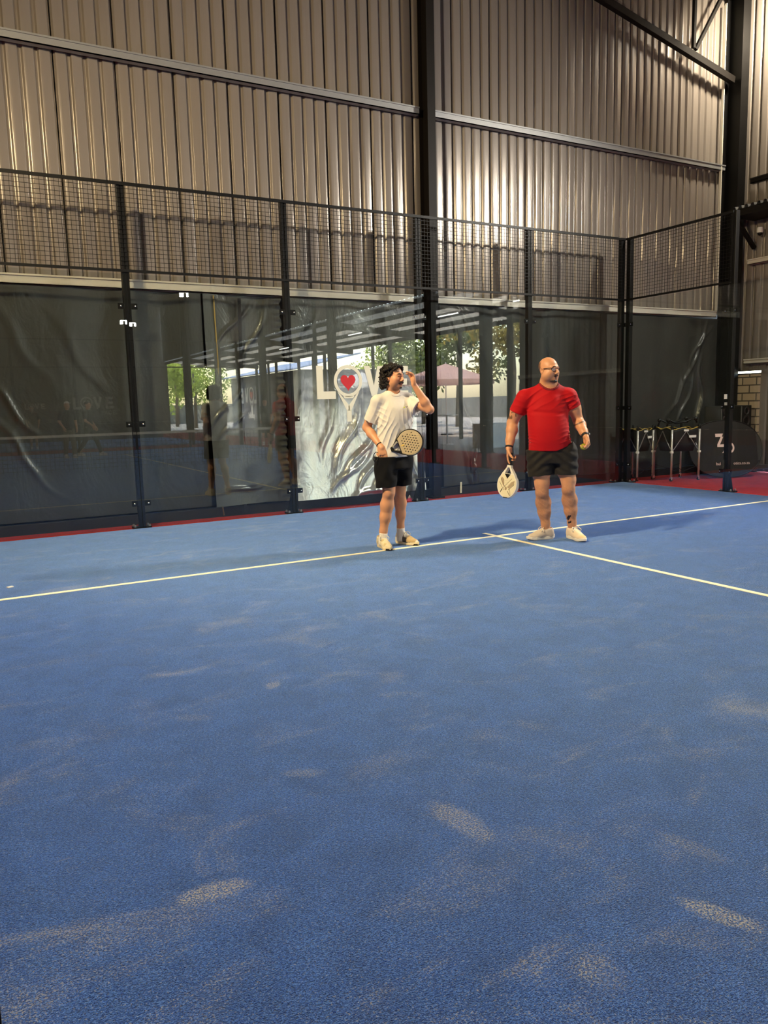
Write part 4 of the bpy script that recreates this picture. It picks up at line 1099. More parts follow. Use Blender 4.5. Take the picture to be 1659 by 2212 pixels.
    p1 = lambda P: np.tile(lin(206, 190, 172), (len(P), 1))*(1-.16*np.clip(vnoise(P, 50, 8), 0, 1))[:, None]
    def p2(P):
        c = np.tile(lin(226, 206, 178), (len(P), 1)); q = np.linalg.norm((P-V(.235, -.125, .065))/V(.045, .045, .03), axis=1); k = np.clip(1.3-q, 0, 1)[:, None]*.6
        return c*(1-k)+lin(222, 178, 84)*k
    s = shoe(E, 'shoe', (-.060, .055), (-.90, -.42), .285, up1, sole_c, lc, 1.15, 'pale shoe seen from its side', p1, 1.08)
    s = shoe(E, 'shoe', (.085, .135), (.50, -.865), .325, up1, sole_c, lc, 1.1, 'cream shoe pointing towards the viewer', p2, 1.10)
    bk = plain('black wristband', srgb(14, 12, 12), .6)
    band(E, 'wristband', RW+unit(RE-RW)*.012, RE-RW, .0355, .016, bk)
    w_ = band(E, 'watch', LW+unit(LE-LW)*.010, LE-LW, .0345, .026, bk, 'dark smartwatch')
    ax = unit(LE-LW); MB().ball(LW+ax*.01+unit(np.cross(ax, V(0, 1, 0)))*-.0*ax+V(.034, .012, .012), (.012, .014, .016), 10).build('watch_face', bolt_m, w_, True)
    return E, LW
rm, rm_lw = red_man()

# ball in the red man's left hand
fd, nd = unit((.14, -.16, -.98)), unit((-.80, -.45, -.1))
ballm = plain('yellow felt', srgb(150, 150, 30), .95, bump=.6, bscale=300.)
Mr = Matrix.Rotation(R(-41.84), 4, 'Z'); Mr.translation = (.38, -3.6, 0)
bc = rm_lw+fd*.098+nd*.036+V(-.003, -.016, 0)
bo = MB().ball((0, 0, 0), .032, 24).build('padel_ball', ballm, smooth=True); bo.location = Mr @ Vector(bc)
tag(bo, 'yellow ball held in the fist of the man in red', 'ball')
MB().tube([(.0325*math.sin(t)*math.cos(.6*math.sin(2*t)), .0325*math.cos(t), .0325*math.sin(t)*math.sin(.6*math.sin(2*t))) for t in np.linspace(0, 2*PI, 40)[:-1]], .0012, 5, True).build('seam', plain('pale seam', srgb(210, 208, 190), .8), bo, True)

# ---------------------------------------------------------------- rackets
def racket(name, label, mats, loc, axis, normal, holes, graphics=None, roll=0.):
    """axis: handle end to tip in world; local x = width, y = axis, z = normal"""
    e = empty(name, loc, 0, label, 'racket'); y = Vector(axis).normalized(); z = Vector(normal); z = (z-y*z.dot(y)).normalized(); x = y.cross(z)
    e.rotation_euler = Matrix((x, y, z)).transposed().to_euler()
    def outline(X, Y):
        t = (Y-.185)/.270                                  # head from .185 to .455
        w = np.interp(t.ravel(), [-.25, -.12, 0, .12, .25, .36], [.018, .030, .058, .085, .106, .118]).reshape(t.shape)
        el = np.sqrt((X/.130)**2+((Y-.322)/.1335)**2)
        el = (el-1)*.130                                   # round head
        sh = np.abs(X)-w                                   # tapering shoulders
        return np.where(Y < .270, np.minimum(sh, np.where(Y > .25, el, sh)), el), t
    def head(X, Y, Z, ins=0., th=.019):
        e_, t = outline(X, Y)
        d = np.maximum(np.maximum((e_+ins)*.75, np.abs(Z)-th), .125-Y)
        tri = np.maximum(np.maximum(np.abs(X)-.012-.48*(Y-.150), .150-Y), Y-.210)      # throat opening
        return np.maximum(d, -tri)
    hs = []
    if holes:
        for i in range(-3, 4):
            for j in range(-3, 4):
                if abs(i)+abs(j) > 5: continue
                hs.append((i*.0265+(.013 if j % 2 else -.0), .325+j*.0225))
    F = Field((-.14, .10, -.028), (.14, .47, .028), .0028)
    def frame(X, Y, Z):
        d = head(X, Y, Z); e_, t = outline(X, Y)
        inner = np.maximum(np.maximum((e_+.012)*.75, .205-Y), -(np.abs(Z)-.0165))
        return np.maximum(d, -np.maximum(np.maximum((e_+.010)*.75, .218-Y), .0165-np.abs(Z)))
    F.op(frame, (-.14, .1, -.03), (.14, .47, .03), .002)
    F.build('frame', mats[0], e)
    G = Field((-.14, .20, -.03), (.14, .47, .03), .0028)
    def face(X, Y, Z):
        e_, t = outline(X, Y); d = np.maximum(np.maximum((e_+.0105)*.75, .2185-Y), np.abs(Z)-.0195)
        for hx, hy in hs: d = np.maximum(d, .0052-np.sqrt((X-hx)**2+(Y-hy)**2))
        return d
    G.op(face, (-.14, .2, -.03), (.14, .47, .03), .002)
    f = G.build('face', mats[1], e)
    if holes:   # dark core at the bottom of the drilled holes
        mb = MB()
        for hx, hy in hs: mb.lathe([(.0058, -.016), (.0058, .0150)], (hx, hy, 0), 10)
        mb.build('hole_core', mats[2], f)
    mb = MB().tube([(0, y_, 0) for y_ in (.0, .006, .06, .12, .155)], [.014, .0165, .0155, .0150, .0160], 10); hd = mb.build('grip', mats[2], e, 'auto')
    mb = MB()
    for k in range(9): mb.tube([(.0158*math.cos(a), .012+.013*k+.013*a/(2*PI), .0158*math.sin(a)) for a in np.linspace(0, 2*PI, 12)], .0012, 4)
    mb.build('grip_wrap', mats[2], hd)
    if graphics: graphics(e, f)
    return e
blk = plain('black racket frame', srgb(12, 12, 13), .35); grip_m = plain('black grip', srgb(10, 10, 11), .75)
tan = plain('sand coloured face', srgb(176, 158, 124), .5, bump=.15, bscale=700.)
Mw = Matrix.Rotation(R(-29.73), 4, 'Z'); Mw.translation = (-1.15, -2.93, 0)
def lw(v, M): return (M.to_3x3() @ Vector(v))
def g1(e, f):
    ym = plain('yellow print', srgb(228, 190, 70), .5); wm_ = plain('cream stripes', srgb(226, 206, 160), .5)
    MB().poly([(-.004+.0, .236, .0194), (.006, .234, .0194), (.008, .262, .0194), (-.002, .264, .0194)], (0, 0, .0006)).build('print', ym, f)
    for a in (-.052, -.074, -.09): MB().bar((a, .33, .0196), (a+.035, .43, .0196), .0018, .0006).build('print', wm_, f)
grey_th = plain('grey throat', srgb(150, 146, 138), .4)
rk1 = racket('padel_racket', 'round sand coloured racket with drilled holes held by the man in white', (blk, tan, grip_m), Mw @ Vector((-.143, -.108, .925)), lw((.445, -.065, .168), Mw), lw((-.09, -1, .16), Mw), True, g1)
MB().poly([(-.024, .150, -.017), (-.012, .150, -.017), (-.044, .214, -.017), (-.060, .205, -.017)], (0, 0, .0362)).build('throat_arm', grey_th, rk1)
# wrist cord
cp = [(-.150, -.125, .945), (-.175, -.15, .955), (-.196, -.158, .93), (-.203, -.155, .89), (-.190, -.15, .862), (-.170, -.148, .866), (-.152, -.142, .90), (-.142, -.14, .925)]
cd = MB().tube([rk1.matrix_world.inverted() @ v if False else v for v in [Vector(c) for c in cp]], .0035, 6)
bpy.context.view_layer.update()
inv = rk1.matrix_world.inverted()
MB().tube([inv @ (Mw @ Vector(c)) for c in cp], .0038, 6).build('wrist_cord', grip_m, rk1, True)

cream_f = painted('white racket face', .35, .45)
white_fr = plain('white racket frame', srgb(228, 222, 208), .35)
def g2(e, f):
    dkm = plain('grey racket print', srgb(120, 104, 82), .5); bm_ = plain('black racket print', srgb(16, 15, 15), .4)
    z = .0194
    def st(p, q, w, m): MB().bar((p[0], p[1], z+.0004), (q[0], q[1], z+.0004), w, .0012, up=(0, 0, 1)).build('print', m, f)
    st((-.062, .255), (.070, .385), .0032, dkm); st((.085, .262), (.0, .372), .0036, dkm)
    st((.100, .300), (.030, .378), .003, bm_); st((-.100, .312), (-.030, .372), .004, bm_); st((.052, .372), (.078, .410), .005, bm_)
    st((-.02, .385), (-.055, .432), .006, dkm); st((-.045, .365), (-.062, .425), .004, dkm); st((.060, .365), (.075, .400), .004, dkm)
    for r_ in range(6):
        for c_ in range(5-abs(r_-2)//2):
            MB().bx(-.030+.013*c_+.003*r_, -.024+.013*c_+.003*r_, .262+.018*r_, .2635+.018*r_, z, z+.0006).build('print', dkm, f)
    for pts in ([(.040, .27), (.075, .245), (.085, .275), (.05, .33), (.030, .345)], [(-.10, .275), (-.06, .29), (-.01, .345), (-.035, .36), (-.095, .31)], [(-.012, .355), (.012, .340), (.022, .372), (.0, .38)]):
        MB().poly([(x, y, z) for x, y in pts], (0, 0, .0004)).build('print', plain('taupe racket print', srgb(170, 150, 118), .5), f)
    MB().poly([(-.040, .214, -.019), (.040, .214, -.019), (.0, .262, -.019)], (0, 0, .0388)).build('throat_print', bm_, f)
    MB().bx(-.03, .03, .447, .4565, -.019, .019).build('bumper', bm_, e)
rk2 = racket('padel_racket', 'white racket with grey print hanging from the hand of the man in red', (white_fr, plain('cream racket face', srgb(226, 216, 182), .4), grip_m),
             (Mr @ Vector((-.474, -.098, .893))), lw((-.050, -.03, -.452), Mr), lw((-.62, -.78, .10), Mr), False, g2)
# ================================================================ THINGS BESIDE THE COURT
# ball carts
alu = plain('brushed aluminium tube', srgb(196, 192, 186), .35, .5); bagm = plain('black bag cloth', srgb(12, 12, 13), .8, bump=.3, bscale=90.); gold = plain('golden piping', srgb(176, 150, 70), .5)
def ball_cart(loc, rz, label, top=.86, hw=.215, handles=True):
    e = empty('ball_cart', loc, rz, label, 'ball cart', 'ball carts')
    # bag: tapered open basket
    vs = []; fs = []; n = 40
    ring_ = []
    for lvl, (z, w, wav) in enumerate(((.50, .80, 0), (.66, .93, 0), (top-.03, 1.0, .014), (top+.012, 1.02, .018), (top-.02, .97, .012), (.52, .76, 0))):
        for k in range(n):
            t = 2*PI*k/n; c_, s_ = math.cos(t), math.sin(t); q = hw*w/max(abs(c_), abs(s_))*(.96+.04*math.cos(4*t))
            q = min(q, hw*w*1.28)
            vs.append((c_*q, s_*q, z+wav*math.sin(t*6+loc[0])))
    for l in range(5):
        for k in range(n): fs.append((l*n+k, l*n+(k+1) % n, (l+1)*n+(k+1) % n, (l+1)*n+k))
    fs += [tuple(range(n-1, -1, -1)), tuple(range(5*n, 6*n))]
    bag = MB().add(vs, fs).build('bag', bagm, e, True)
    MB().tube([tuple(Vector(vs[3*n+k])+Vector((0, 0, .004))) for k in range(n)], .007, 6, True).build('piping', gold, bag, True)
    MB().bx(hw*.2, hw*.7, -hw-.012, -hw-.004, top-.14, top-.10).build('bag_label', white_plastic, bag)
    for sx in (-1, 1):
        for sy in (-1, 1):
            x, y = sx*hw*.98, sy*hw*.98
            lg = MB().tube([(x, y, .07), (x, y, top)], .017, 10).build('leg', alu, e, True)
            MB().bx(x-.022, x+.022, y-.022, y+.022, .475, .51).build('joint', white_plastic, lg, bevel=.004)
            MB().lathe([(.018, 0), (.022, .02), (.020, .07), (.012, .085)], (x, y, top), 12).build('corner_cap', black_plastic, lg, 'auto')
            ca = MB().tube([(x, y-.011, .03), (x, y+.011, .03)], .028, 14).build('caster', black_plastic, e, 'auto')
            MB().bx(x-.012, x+.012, y-.017, y-.012, .025, .075).bx(x-.012, x+.012, y+.012, y+.017, .025, .075).build('fork', bolt_m, ca)
    bm_ = MB()
    for s in (-1, 1):
        bm_.bar((-hw*.98, s*hw*.98, .49), (0, s*hw*1.02, top-.03), .014, .008); bm_.bar((hw*.98, s*hw*.98, .49), (0, s*hw*1.02, top-.03), .014, .008)
        bm_.bar((s*hw*.98, -hw*.98, .49), (s*hw*1.02, 0, top-.03), .014, .008); bm_.bar((s*hw*.98, hw*.98, .49), (s*hw*1.02, 0, top-.03), .014, .008)
    bm_.build('upper_brace', galv, e)
    lb_ = MB(); 
    for s in (-1, 1):
        lb_.bar((-hw*.98, s*hw*.98, .10), (hw*.98, s*hw*.98, .26), .008); lb_.bar((hw*.98, s*hw*.98, .10), (-hw*.98, s*hw*.98, .26), .008)
    lb_.build('lower_brace', black_plastic, e)
    for s in (-1, 1): MB().bx(-.045, .045, s*hw*1.0-.012, s*hw*1.0+.012, top-.035, top-.002).build('hinge_block', white_plastic, e, bevel=.004)
    if handles:
        for s in (-1, 1):
            MB().tube([(-hw*1.05, s*hw*.5, top+.05), (-hw*.9, s*hw*.5, top+.16), (-hw*.4, s*hw*.45, top+.10), (hw*.3, s*hw*.45, top+.12), (hw*.95, s*hw*.5, top+.19), (hw*1.1, s*hw*.5, top+.10)], .016, 8).build('carry_handle', black_plastic, e, True)
            MB().ball((-hw*.95, s*hw*.5, top+.15), .035, 12).ball((hw*1.0, s*hw*.5, top+.17), .036, 12).build('handle_knob', black_plastic, e, True)
    return e
ball_cart((5.89, -.36, 0), R(-16), 'ball cart with a raised black handle and golden rim, in front', .87, .265)
ball_cart((5.40, .105, 0), R(6), 'lower black ball cart half hidden behind the corner post', .86, .215, False)

# oval pop-up banner
def banner():
    e = empty('oval_banner', (6.85, -.60, 0), R(-22), 'black oval pop-up banner with white logo on the red turf', 'banner')
    W_, H_, n = .675, .485, 64; tilt = .22
    def P(t, s, off): 
        x = W_*s*math.copysign(abs(math.sin(t))**.86, math.sin(t)); z = H_*s*math.copysign(abs(math.cos(t))**.90, math.cos(t))
        return (x, z*tilt+off, H_+.012+z)
    vs = [P(2*PI*k/n, s, off) for off in (-.006, .006) for s in (.35, .75, 1.) for k in range(n)]
    fs = []
    for l in range(2):
        for s in range(2):
            for k in range(n):
                a = (l*3+s)*n; fs.append((a+k, a+(k+1) % n, a+n+(k+1) % n, a+n+k))
        fs.append(tuple((l*3)*n+k for k in range(n)))
    for k in range(n): fs.append((2*n+k, 2*n+(k+1) % n, 5*n+(k+1) % n, 5*n+k))
    MB().add(vs, fs).build('panel', plain('black banner cloth', srgb(22, 17, 15), .75, bump=.2, bscale=6.), e, 'auto')
    MB().tube([P(2*PI*k/n, 1., 0) for k in range(n)], .011, 8, True).build('rim', black_plastic, e, True)
    wh = plain('pinkish white print', srgb(232, 206, 200), .7)
    def pl(pts, nm='logo'): MB().poly([(x, (z-H_)*tilt-.0085, z+.012) for x, z in pts], (0, -.0012, 0)).build(nm, wh, e)
    pl([(-.175, .745), (-.03, .745), (-.055, .69), (-.175, .69)]); pl([(-.075, .69), (-.03, .69), (-.10, .56), (-.02, .56), (-.03, .515), (-.155, .515), (-.15, .56)])
    pl([(-.02, .495), (.01, .495), (.0, .41), (-.075, .41), (-.055, .43)])
    mb = MB(); ring_pts = []
    for k in range(17):
        a = PI*k/16; ring_pts.append((.085+.075*math.sin(a), .50+.09*math.cos(a)))
    for k in range(17):
        a = PI*(16-k)/16; ring_pts.append((.085+.045*math.sin(a), .50+.055*math.cos(a)))
    pl(ring_pts)
    for txt, x in (('bul', -.205), ('otics.co.za', .118)):
        text_mesh(txt, .072, (x, (.205-H_)*tilt-.010, .217), (R(90)-math.atan(tilt), 0, 0), wh, 'web_text', e, .0008)
    for s in (-1, 1): MB().tube([(s*.3, .10, .25), (s*.3, .30, .012)], .006, 6).build('prop', black_plastic, e)
    return e
banner()
# speakers on a flight case
fc = empty('flight_case', (7.48, -.14, 0), R(-8), 'black case under the loudspeakers behind the banner', 'case')
MB().bx(-.55, .42, -.16, .16, .0, .83).build('shell', black_plastic, fc, bevel=.01)
MB().bx(-.55, .42, -.165, .165, .40, .42).build('edge_band', dark_steel, fc)
def speaker(loc, rz, label):
    e = empty('loudspeaker', loc, rz, label, 'speaker', 'pair of loudspeakers')
    MB().bx(-.17, .17, -.15, .15, 0, .40).build('cabinet', plain('black speaker case', srgb(13, 12, 12), .5), e, bevel=.015)
    for z, r in ((.12, .105), (.30, .075)):
        MB().lathe([(r, 0), (r, .012), (r*.86, .014), (r*.3, -.02), (.0001, -.015)], (0, 0, 0), 28).build('driver', plain('speaker cone', srgb(44, 40, 38), .35), e, 'auto')
        d = e.children[-1]; d.location = (.0, -.150, z); d.rotation_euler = (R(90), 0, 0)
    MB().bx(-.168, -.160, -.155, -.15, .02, .38).build('trim_strip', galv, e)
    return e
speaker((7.17, -.14, .832), R(18), 'black loudspeaker left of the side post, on the case behind the banner')
speaker((7.71, -.20, .832), R(6), 'black loudspeaker right of the side post, on the case behind the banner')
# small cone at the foot of the post
cn = empty('marker_cone', (.885, .20, -.012), 0, 'small pink and white cone at the foot of the post', 'cone')
MB().lathe([(.050, 0), (.050, .008), (.026, .045)], (0, 0, 0), 16).build('cone_base', plain('pink plastic', srgb(226, 70, 120), .5), cn, True)
MB().lathe([(.026, .045), (.006, .088), (.002, .09)], (0, 0, 0), 16).build('cone_top', plain('pinkish white plastic', srgb(240, 214, 214), .5), cn, True)
# scraps on the turf
for (x, y, lb) in ((-4.615, -2.632, 'small white scrap on the blue turf by the left frame edge'),):
    o = MB().box((x, y, .008), (.045, .03, .008), Matrix.Rotation(.5, 3, 'Z')).build('paper_scrap', white_plastic); tag(o, lb, 'scrap')

# net across the court (seen reflected)
nt_ = empty('court_net', (0, -10, 0), 0, 'net across the court, seen reflected as pale bands in the glass', 'net')
mb = MB()
for k in range(101): mb.bar((-5+.1*k, 0, .02), (-5+.1*k, 0, .86), .006)
for j in range(1, 9): mb.bar((-5, 0, .095*j), (5, 0, .095*j), .006)
mb.build('net_mesh', black_plastic, nt_)
MB().bx(-5, 5, -.012, .012, .845, .905).build('top_band', white_plastic, nt_)
for s in (-1, 1): MB().bx(s*5.03-.04, s*5.03+.04, -.04, .04, 0, 1.0).build('net_post', black_steel, nt_)
# far end of the court
for k in range(6):
    p = empty('far_post', (-5+2*k, -20.08, 0), 0, 'black post at the far end of the court, only seen reflected', 'post', 'posts of the far end')
    MB().bx(-.04, .04, -.04, .04, 0, 4).build('upright', black_steel, p)
fp = empty('glass_panel', (0, -20.02, 0), 0, 'far end glass with white lettering, seen reflected left of the glass joint', 'glass panel')
dull_v = plain('grey white vinyl', srgb(150, 146, 138), .7)
MB().bx(-5, 5, -.012, -.004, .02, 2.98).build('pane', glass, fp)
love(fp, .0, .98, -.50, .06, (dull_v, dull_v), dy=.004)
text_mesh('PADEL', .20, (-.18, .004, 1.33), (R(90), 0, 0), dull_v, 'small_word', fp)
love(fp, .0, .46, -2.40, .87, (dull_v, dull_v), dy=.004)
MB().bx(-5, 5, -.02, .02, 3.0, 3.04).bx(-5, 5, -.02, .02, 3.96, 4.).build('rails', black_steel, fp)
n2 = MB().bx(-5, 5, -33.01, -32.99, .0, .92); n2 = n2.build('court_net', plain('distant net', srgb(60, 60, 62), .9)); tag(n2, 'net of the next court, a pale line far off in the reflection', 'net')

# ---------------------------------------------------------------- patio beyond the open side (seen in the glass)
pr_ = empty('patio_roof', (8.4, -26, 4.6), 0, 'lean-to roof of corrugated sheet over the patio, seen reflected in the glass', 'roof')
def translucent(name, col, k):
    m, nt, b = new_mat(name); b.inputs['Base Color'].default_value = col; b.inputs['Roughness'].default_value = .7
    tl = nt.nodes.new('ShaderNodeBsdfTranslucent'); tl.inputs[0].default_value = col; mx = nt.nodes.new('ShaderNodeMixShader'); mx.inputs[0].default_value = k
    nt.links.new(b.outputs[0], mx.inputs[1]); nt.links.new(tl.outputs[0], mx.inputs[2]); nt.links.new(mx.outputs[0], nt.nodes['Material Output'].inputs[0]); return m
pat_m = translucent('pale ribbed roof sheet', srgb(200, 194, 178), .34)
zr = lambda x: .22-.095*(x-8.4)
vs = []; k = 0; ys = []
y = 19.2
while y > -20:
    ys += [(y, .02), (y-.13, .02), (y-.15, -.03), (y-.26, -.03)]; y -= .28
n = len(ys)
vs = [(x-8.4, y, zr(x)+d) for x in (8.4, 13.0) for y, d in ys]
MB().add(vs, [(k, k+1, n+k+1, n+k) for k in range(n-1)]).build('roof_sheet', pat_m, pr_)
pm = MB()
for x in (8.5, 9.6, 10.7, 11.8, 12.9): pm.bx(x-8.4-.04, x-8.4+.04, -20, 19.2, zr(x)-.20, zr(x)-.04)
pm.build('purlins', dark_steel, pr_)
for k, y in enumerate(col_y): MB().bar((.0, y+26, zr(8.4)-.30), (4.6, y+26, zr(13)-.30), .12, .22).build('rafter', dark_steel, pr_)
for k, y in enumerate((-9.5, -16.2, -23.5, -30.5, -37.5)):
    MB().bx(4.45, 4.57, y+26-.06, y+26+.06, -4.62, zr(12.9)-.2).build('patio_post', dark_steel, pr_)
for k, y in enumerate((-9, -13, -20, -28)):
    t_ = empty('tube_light', (10.2, y, 4.42), 0, 'tube light under the patio roof, a white dash in the reflection', 'light', 'patio tube lights')
    MB().bx(-.05, .05, -.65, .65, .0, .06).build('tray', white_plastic, t_); MB().tube([(0, -.6, -.02), (0, .6, -.02)], .02, 8).build('tube', plain('lit tube', (1, 1, 1, 1), emit=(1, 1, .95, 1), estr=14.), t_)
# outdoor umbrellas
def umbrella(loc, r, zt, ze, m, label):
    e = empty('garden_umbrella', loc, .3, label, 'umbrella', 'garden umbrellas')
    vs = [(0, 0, zt)]; fs = []; n = 8
    for k in range(n): vs.append((r*math.cos(2*PI*k/n), r*math.sin(2*PI*k/n), ze))
    for k in range(n): vs.append((r*math.cos(2*PI*k/n)*1.0, r*math.sin(2*PI*k/n), ze-.18))
    for k in range(n): fs += [(0, 1+k, 1+(k+1) % n), (1+k, 1+n+k, 1+n+(k+1) % n, 1+(k+1) % n)]
    o = MB().add(vs, fs).build('canopy', m, e)
    MB().tube([(0, 0, 0), (0, 0, zt+.05)], .025, 8).build('pole', white_plastic, e)
    for k in range(n): MB().bar((0, 0, zt-.06), (r*math.cos(2*PI*k/n), r*math.sin(2*PI*k/n), ze-.01), .015).build('rib', white_plastic, e)
    MB().lathe([(.28, 0), (.26, .06), (.04, .08)], (0, 0, 0), 16).build('base', dark_steel, e)
umbrella((15, -28.7, -.03), 2.35, 3.25, 2.66, translucent('white canvas', srgb(240, 238, 232), .45), 'white garden umbrella seen reflected across the red heart')
umbrella((15, -20.4, -.03), 2.35, 3.25, 2.48, translucent('dusty pink canvas', srgb(196, 160, 150), .45), 'dusty pink garden umbrella seen reflected beside the raised elbow')
# tables
for x, y, lb in ((10.6, -21.2, 'white high table outdoors, seen reflected by the lettering'), (11.2, -18.6, 'white high table outdoors, seen reflected behind the man in white'), (10.3, -13.3, 'white low table outdoors, seen reflected right of the dark column')):
    e = empty('patio_table', (x, y, -.03), 0, lb, 'table', 'patio tables')
    MB().lathe([(.40, 1.02), (.40, 1.05)], (0, 0, 0), 20).build('table_top', white_plastic, e); MB().tube([(0, 0, .02), (0, 0, 1.03)], .03, 8).build('stem', alu, e)
    MB().lathe([(.25, 0), (.24, .02)], (0, 0, 0), 16).build('foot', alu, e)
wb = MB().bx(9.6, 10.6, -10.8, -10.2, -.03, .75).build('storage_box', white_plastic, bevel=.02); tag(wb, 'white storage box outdoors, a bright block in the reflection right of the column', 'box')
# grey building with the lettering
gb = empty('club_building', (14, -39.5, -.03), 0, 'grey building with white lettering and blue grey roof, seen mirrored in the glass', 'building')
MB().bx(0, 8, -9, 4.5, 0, 3.75).build('wall', plain('grey render', srgb(104, 104, 106), .8, bump=.2, bscale=20.), gb)
MB().poly([(-.6, -9.4, 3.70), (-.6, 5., 3.70), (4, 5., 4.7), (4, -9.4, 4.7)], (0, 0, .08)).build('roof', plain('blue grey tiles', srgb(120, 136, 160), .6), gb)
sg_ = empty('tmp', (0, 0, 0)); 
love(gb, 0, 2.6, 0, 0, (white_plastic, red_vinyl), dy=-.02)
for c in [c for c in gb.children if c.name.startswith(('letter', 'heart'))]:
    c.rotation_euler = (0, 0, -PI/2); c.location = (-.01, -4.9, -2.1)
bpy.data.objects.remove(sg_)
text_mesh('padel', .62, (-.01, -4.0, .75), (R(90), 0, -PI/2), white_plastic, 'small_word', gb, .01)
# trees
leafy = {}
def tree(loc, h, r, seed, cols, label, group='trees outdoors'):
    rs = np.random.RandomState(seed); e = empty('tree', loc, 0, label, 'tree', group)
    MB().tube([(0, 0, 0), (.08, .05, h*.4), (-.05, .1, h*.7)], [.16, .12, .06], 8).build('trunk', plain('bark', srgb(92, 80, 64), .9), e, True)
    vs = []; fs = []; N = 2600
    cl = [(rs.normal(size=3)*V(.5, .5, .38)*r+V(0, 0, h*.62)) for _ in range(16)]
    for k in range(N):
        c = cl[rs.randint(16)]+unit(rs.normal(size=3))*r*.36*rs.uniform(.4, 1); a = unit(rs.normal(size=3)); b = unit(np.cross(a, rs.normal(size=3))); q = r*.055*rs.uniform(.7, 1.4)
        o = len(vs); vs += [c-a*q, c-b*q*.5, c+a*q, c+b*q*.5]; fs.append((o, o+1, o+2, o+3))
    key = cols
    if key not in leafy:
        m, nt, b = new_mat('leaves'); n_ = noise(nt, coord(nt), 1.3, 3.)
        nt.links.new(ramp(nt, n_, [(.3, srgb(*cols[0])), (.7, srgb(*cols[1]))]), b.inputs['Base Color']); b.inputs['Roughness'].default_value = .5; leafy[key] = m
        tl = nt.nodes.new('ShaderNodeBsdfTranslucent'); nt.links.new(b.inputs['Base Color'].links[0].from_socket, tl.inputs[0]); mx = nt.nodes.new('ShaderNodeMixShader'); mx.inputs[0].default_value = .4
        nt.links.new(b.outputs[0], mx.inputs[1]); nt.links.new(tl.outputs[0], mx.inputs[2]); nt.links.new(mx.outputs[0], nt.nodes['Material Output'].inputs[0])
    MB().add(vs, fs).build('crown', leafy[key], e)
LIME = ((120, 144, 40), (190, 202, 84)); DARK = ((52, 68, 32), (110, 120, 52)); GOLD = ((84, 88, 38), (176, 152, 62))
TR = [(20.5, -22.5, 7.6, 2.6, GOLD, 'yellowing tree seen reflected right of the dark column'), (22.5, -30.4, 8, 2.6, DARK, 'dark leafy tree seen reflected behind the pink umbrella'), (25.5, -39.2, 7.8, 2.9, DARK, 'green tree seen reflected above the man in white'),
      (16.6, -11.0, 6.8, 2.2, DARK, 'dark tree seen reflected beside the post behind the man in red'), (27.5, -46, 6.4, 3.0, LIME, 'bright green tree seen reflected over the end of the lettering'), (31, -57.3, 4.4, 2.6, LIME, 'low green tree seen reflected over the lettering'),
      (12.6, -60, 6.5, 2.6, LIME, 'sunlit tree seen reflected left of the yellowed cord'), (37, -74, 4.6, 2.8, LIME, 'low sunlit tree behind the grey building in the reflection'), (15.5, -71, 8, 3.2, LIME, 'farthest sunlit tree in the reflection'), (12.2, -52.5, 6.2, 2.4, LIME, 'sunlit tree seen reflected at the yellowed cord'),
      (27, -21.2, 10, 3.2, GOLD, 'tall golden tree at the back of the patio reflection'), (18.5, -16.2, 7.5, 2.4, GOLD, 'golden leafed tree seen reflected beside the narrow column')]
for k, (x, y, h_, r_, c_, lb) in enumerate(TR): tree((x, y, -.03), h_, r_, 20+k, c_, lb)
fw = MB().bx(42, 42.3, -95, -5, -.03, 2.0).bx(8.4, 42, -76.3, -76, -.03, 2.0).build('garden_wall', plain('grey garden wall', srgb(120, 116, 108), .9)); fw['kind'] = 'structure'

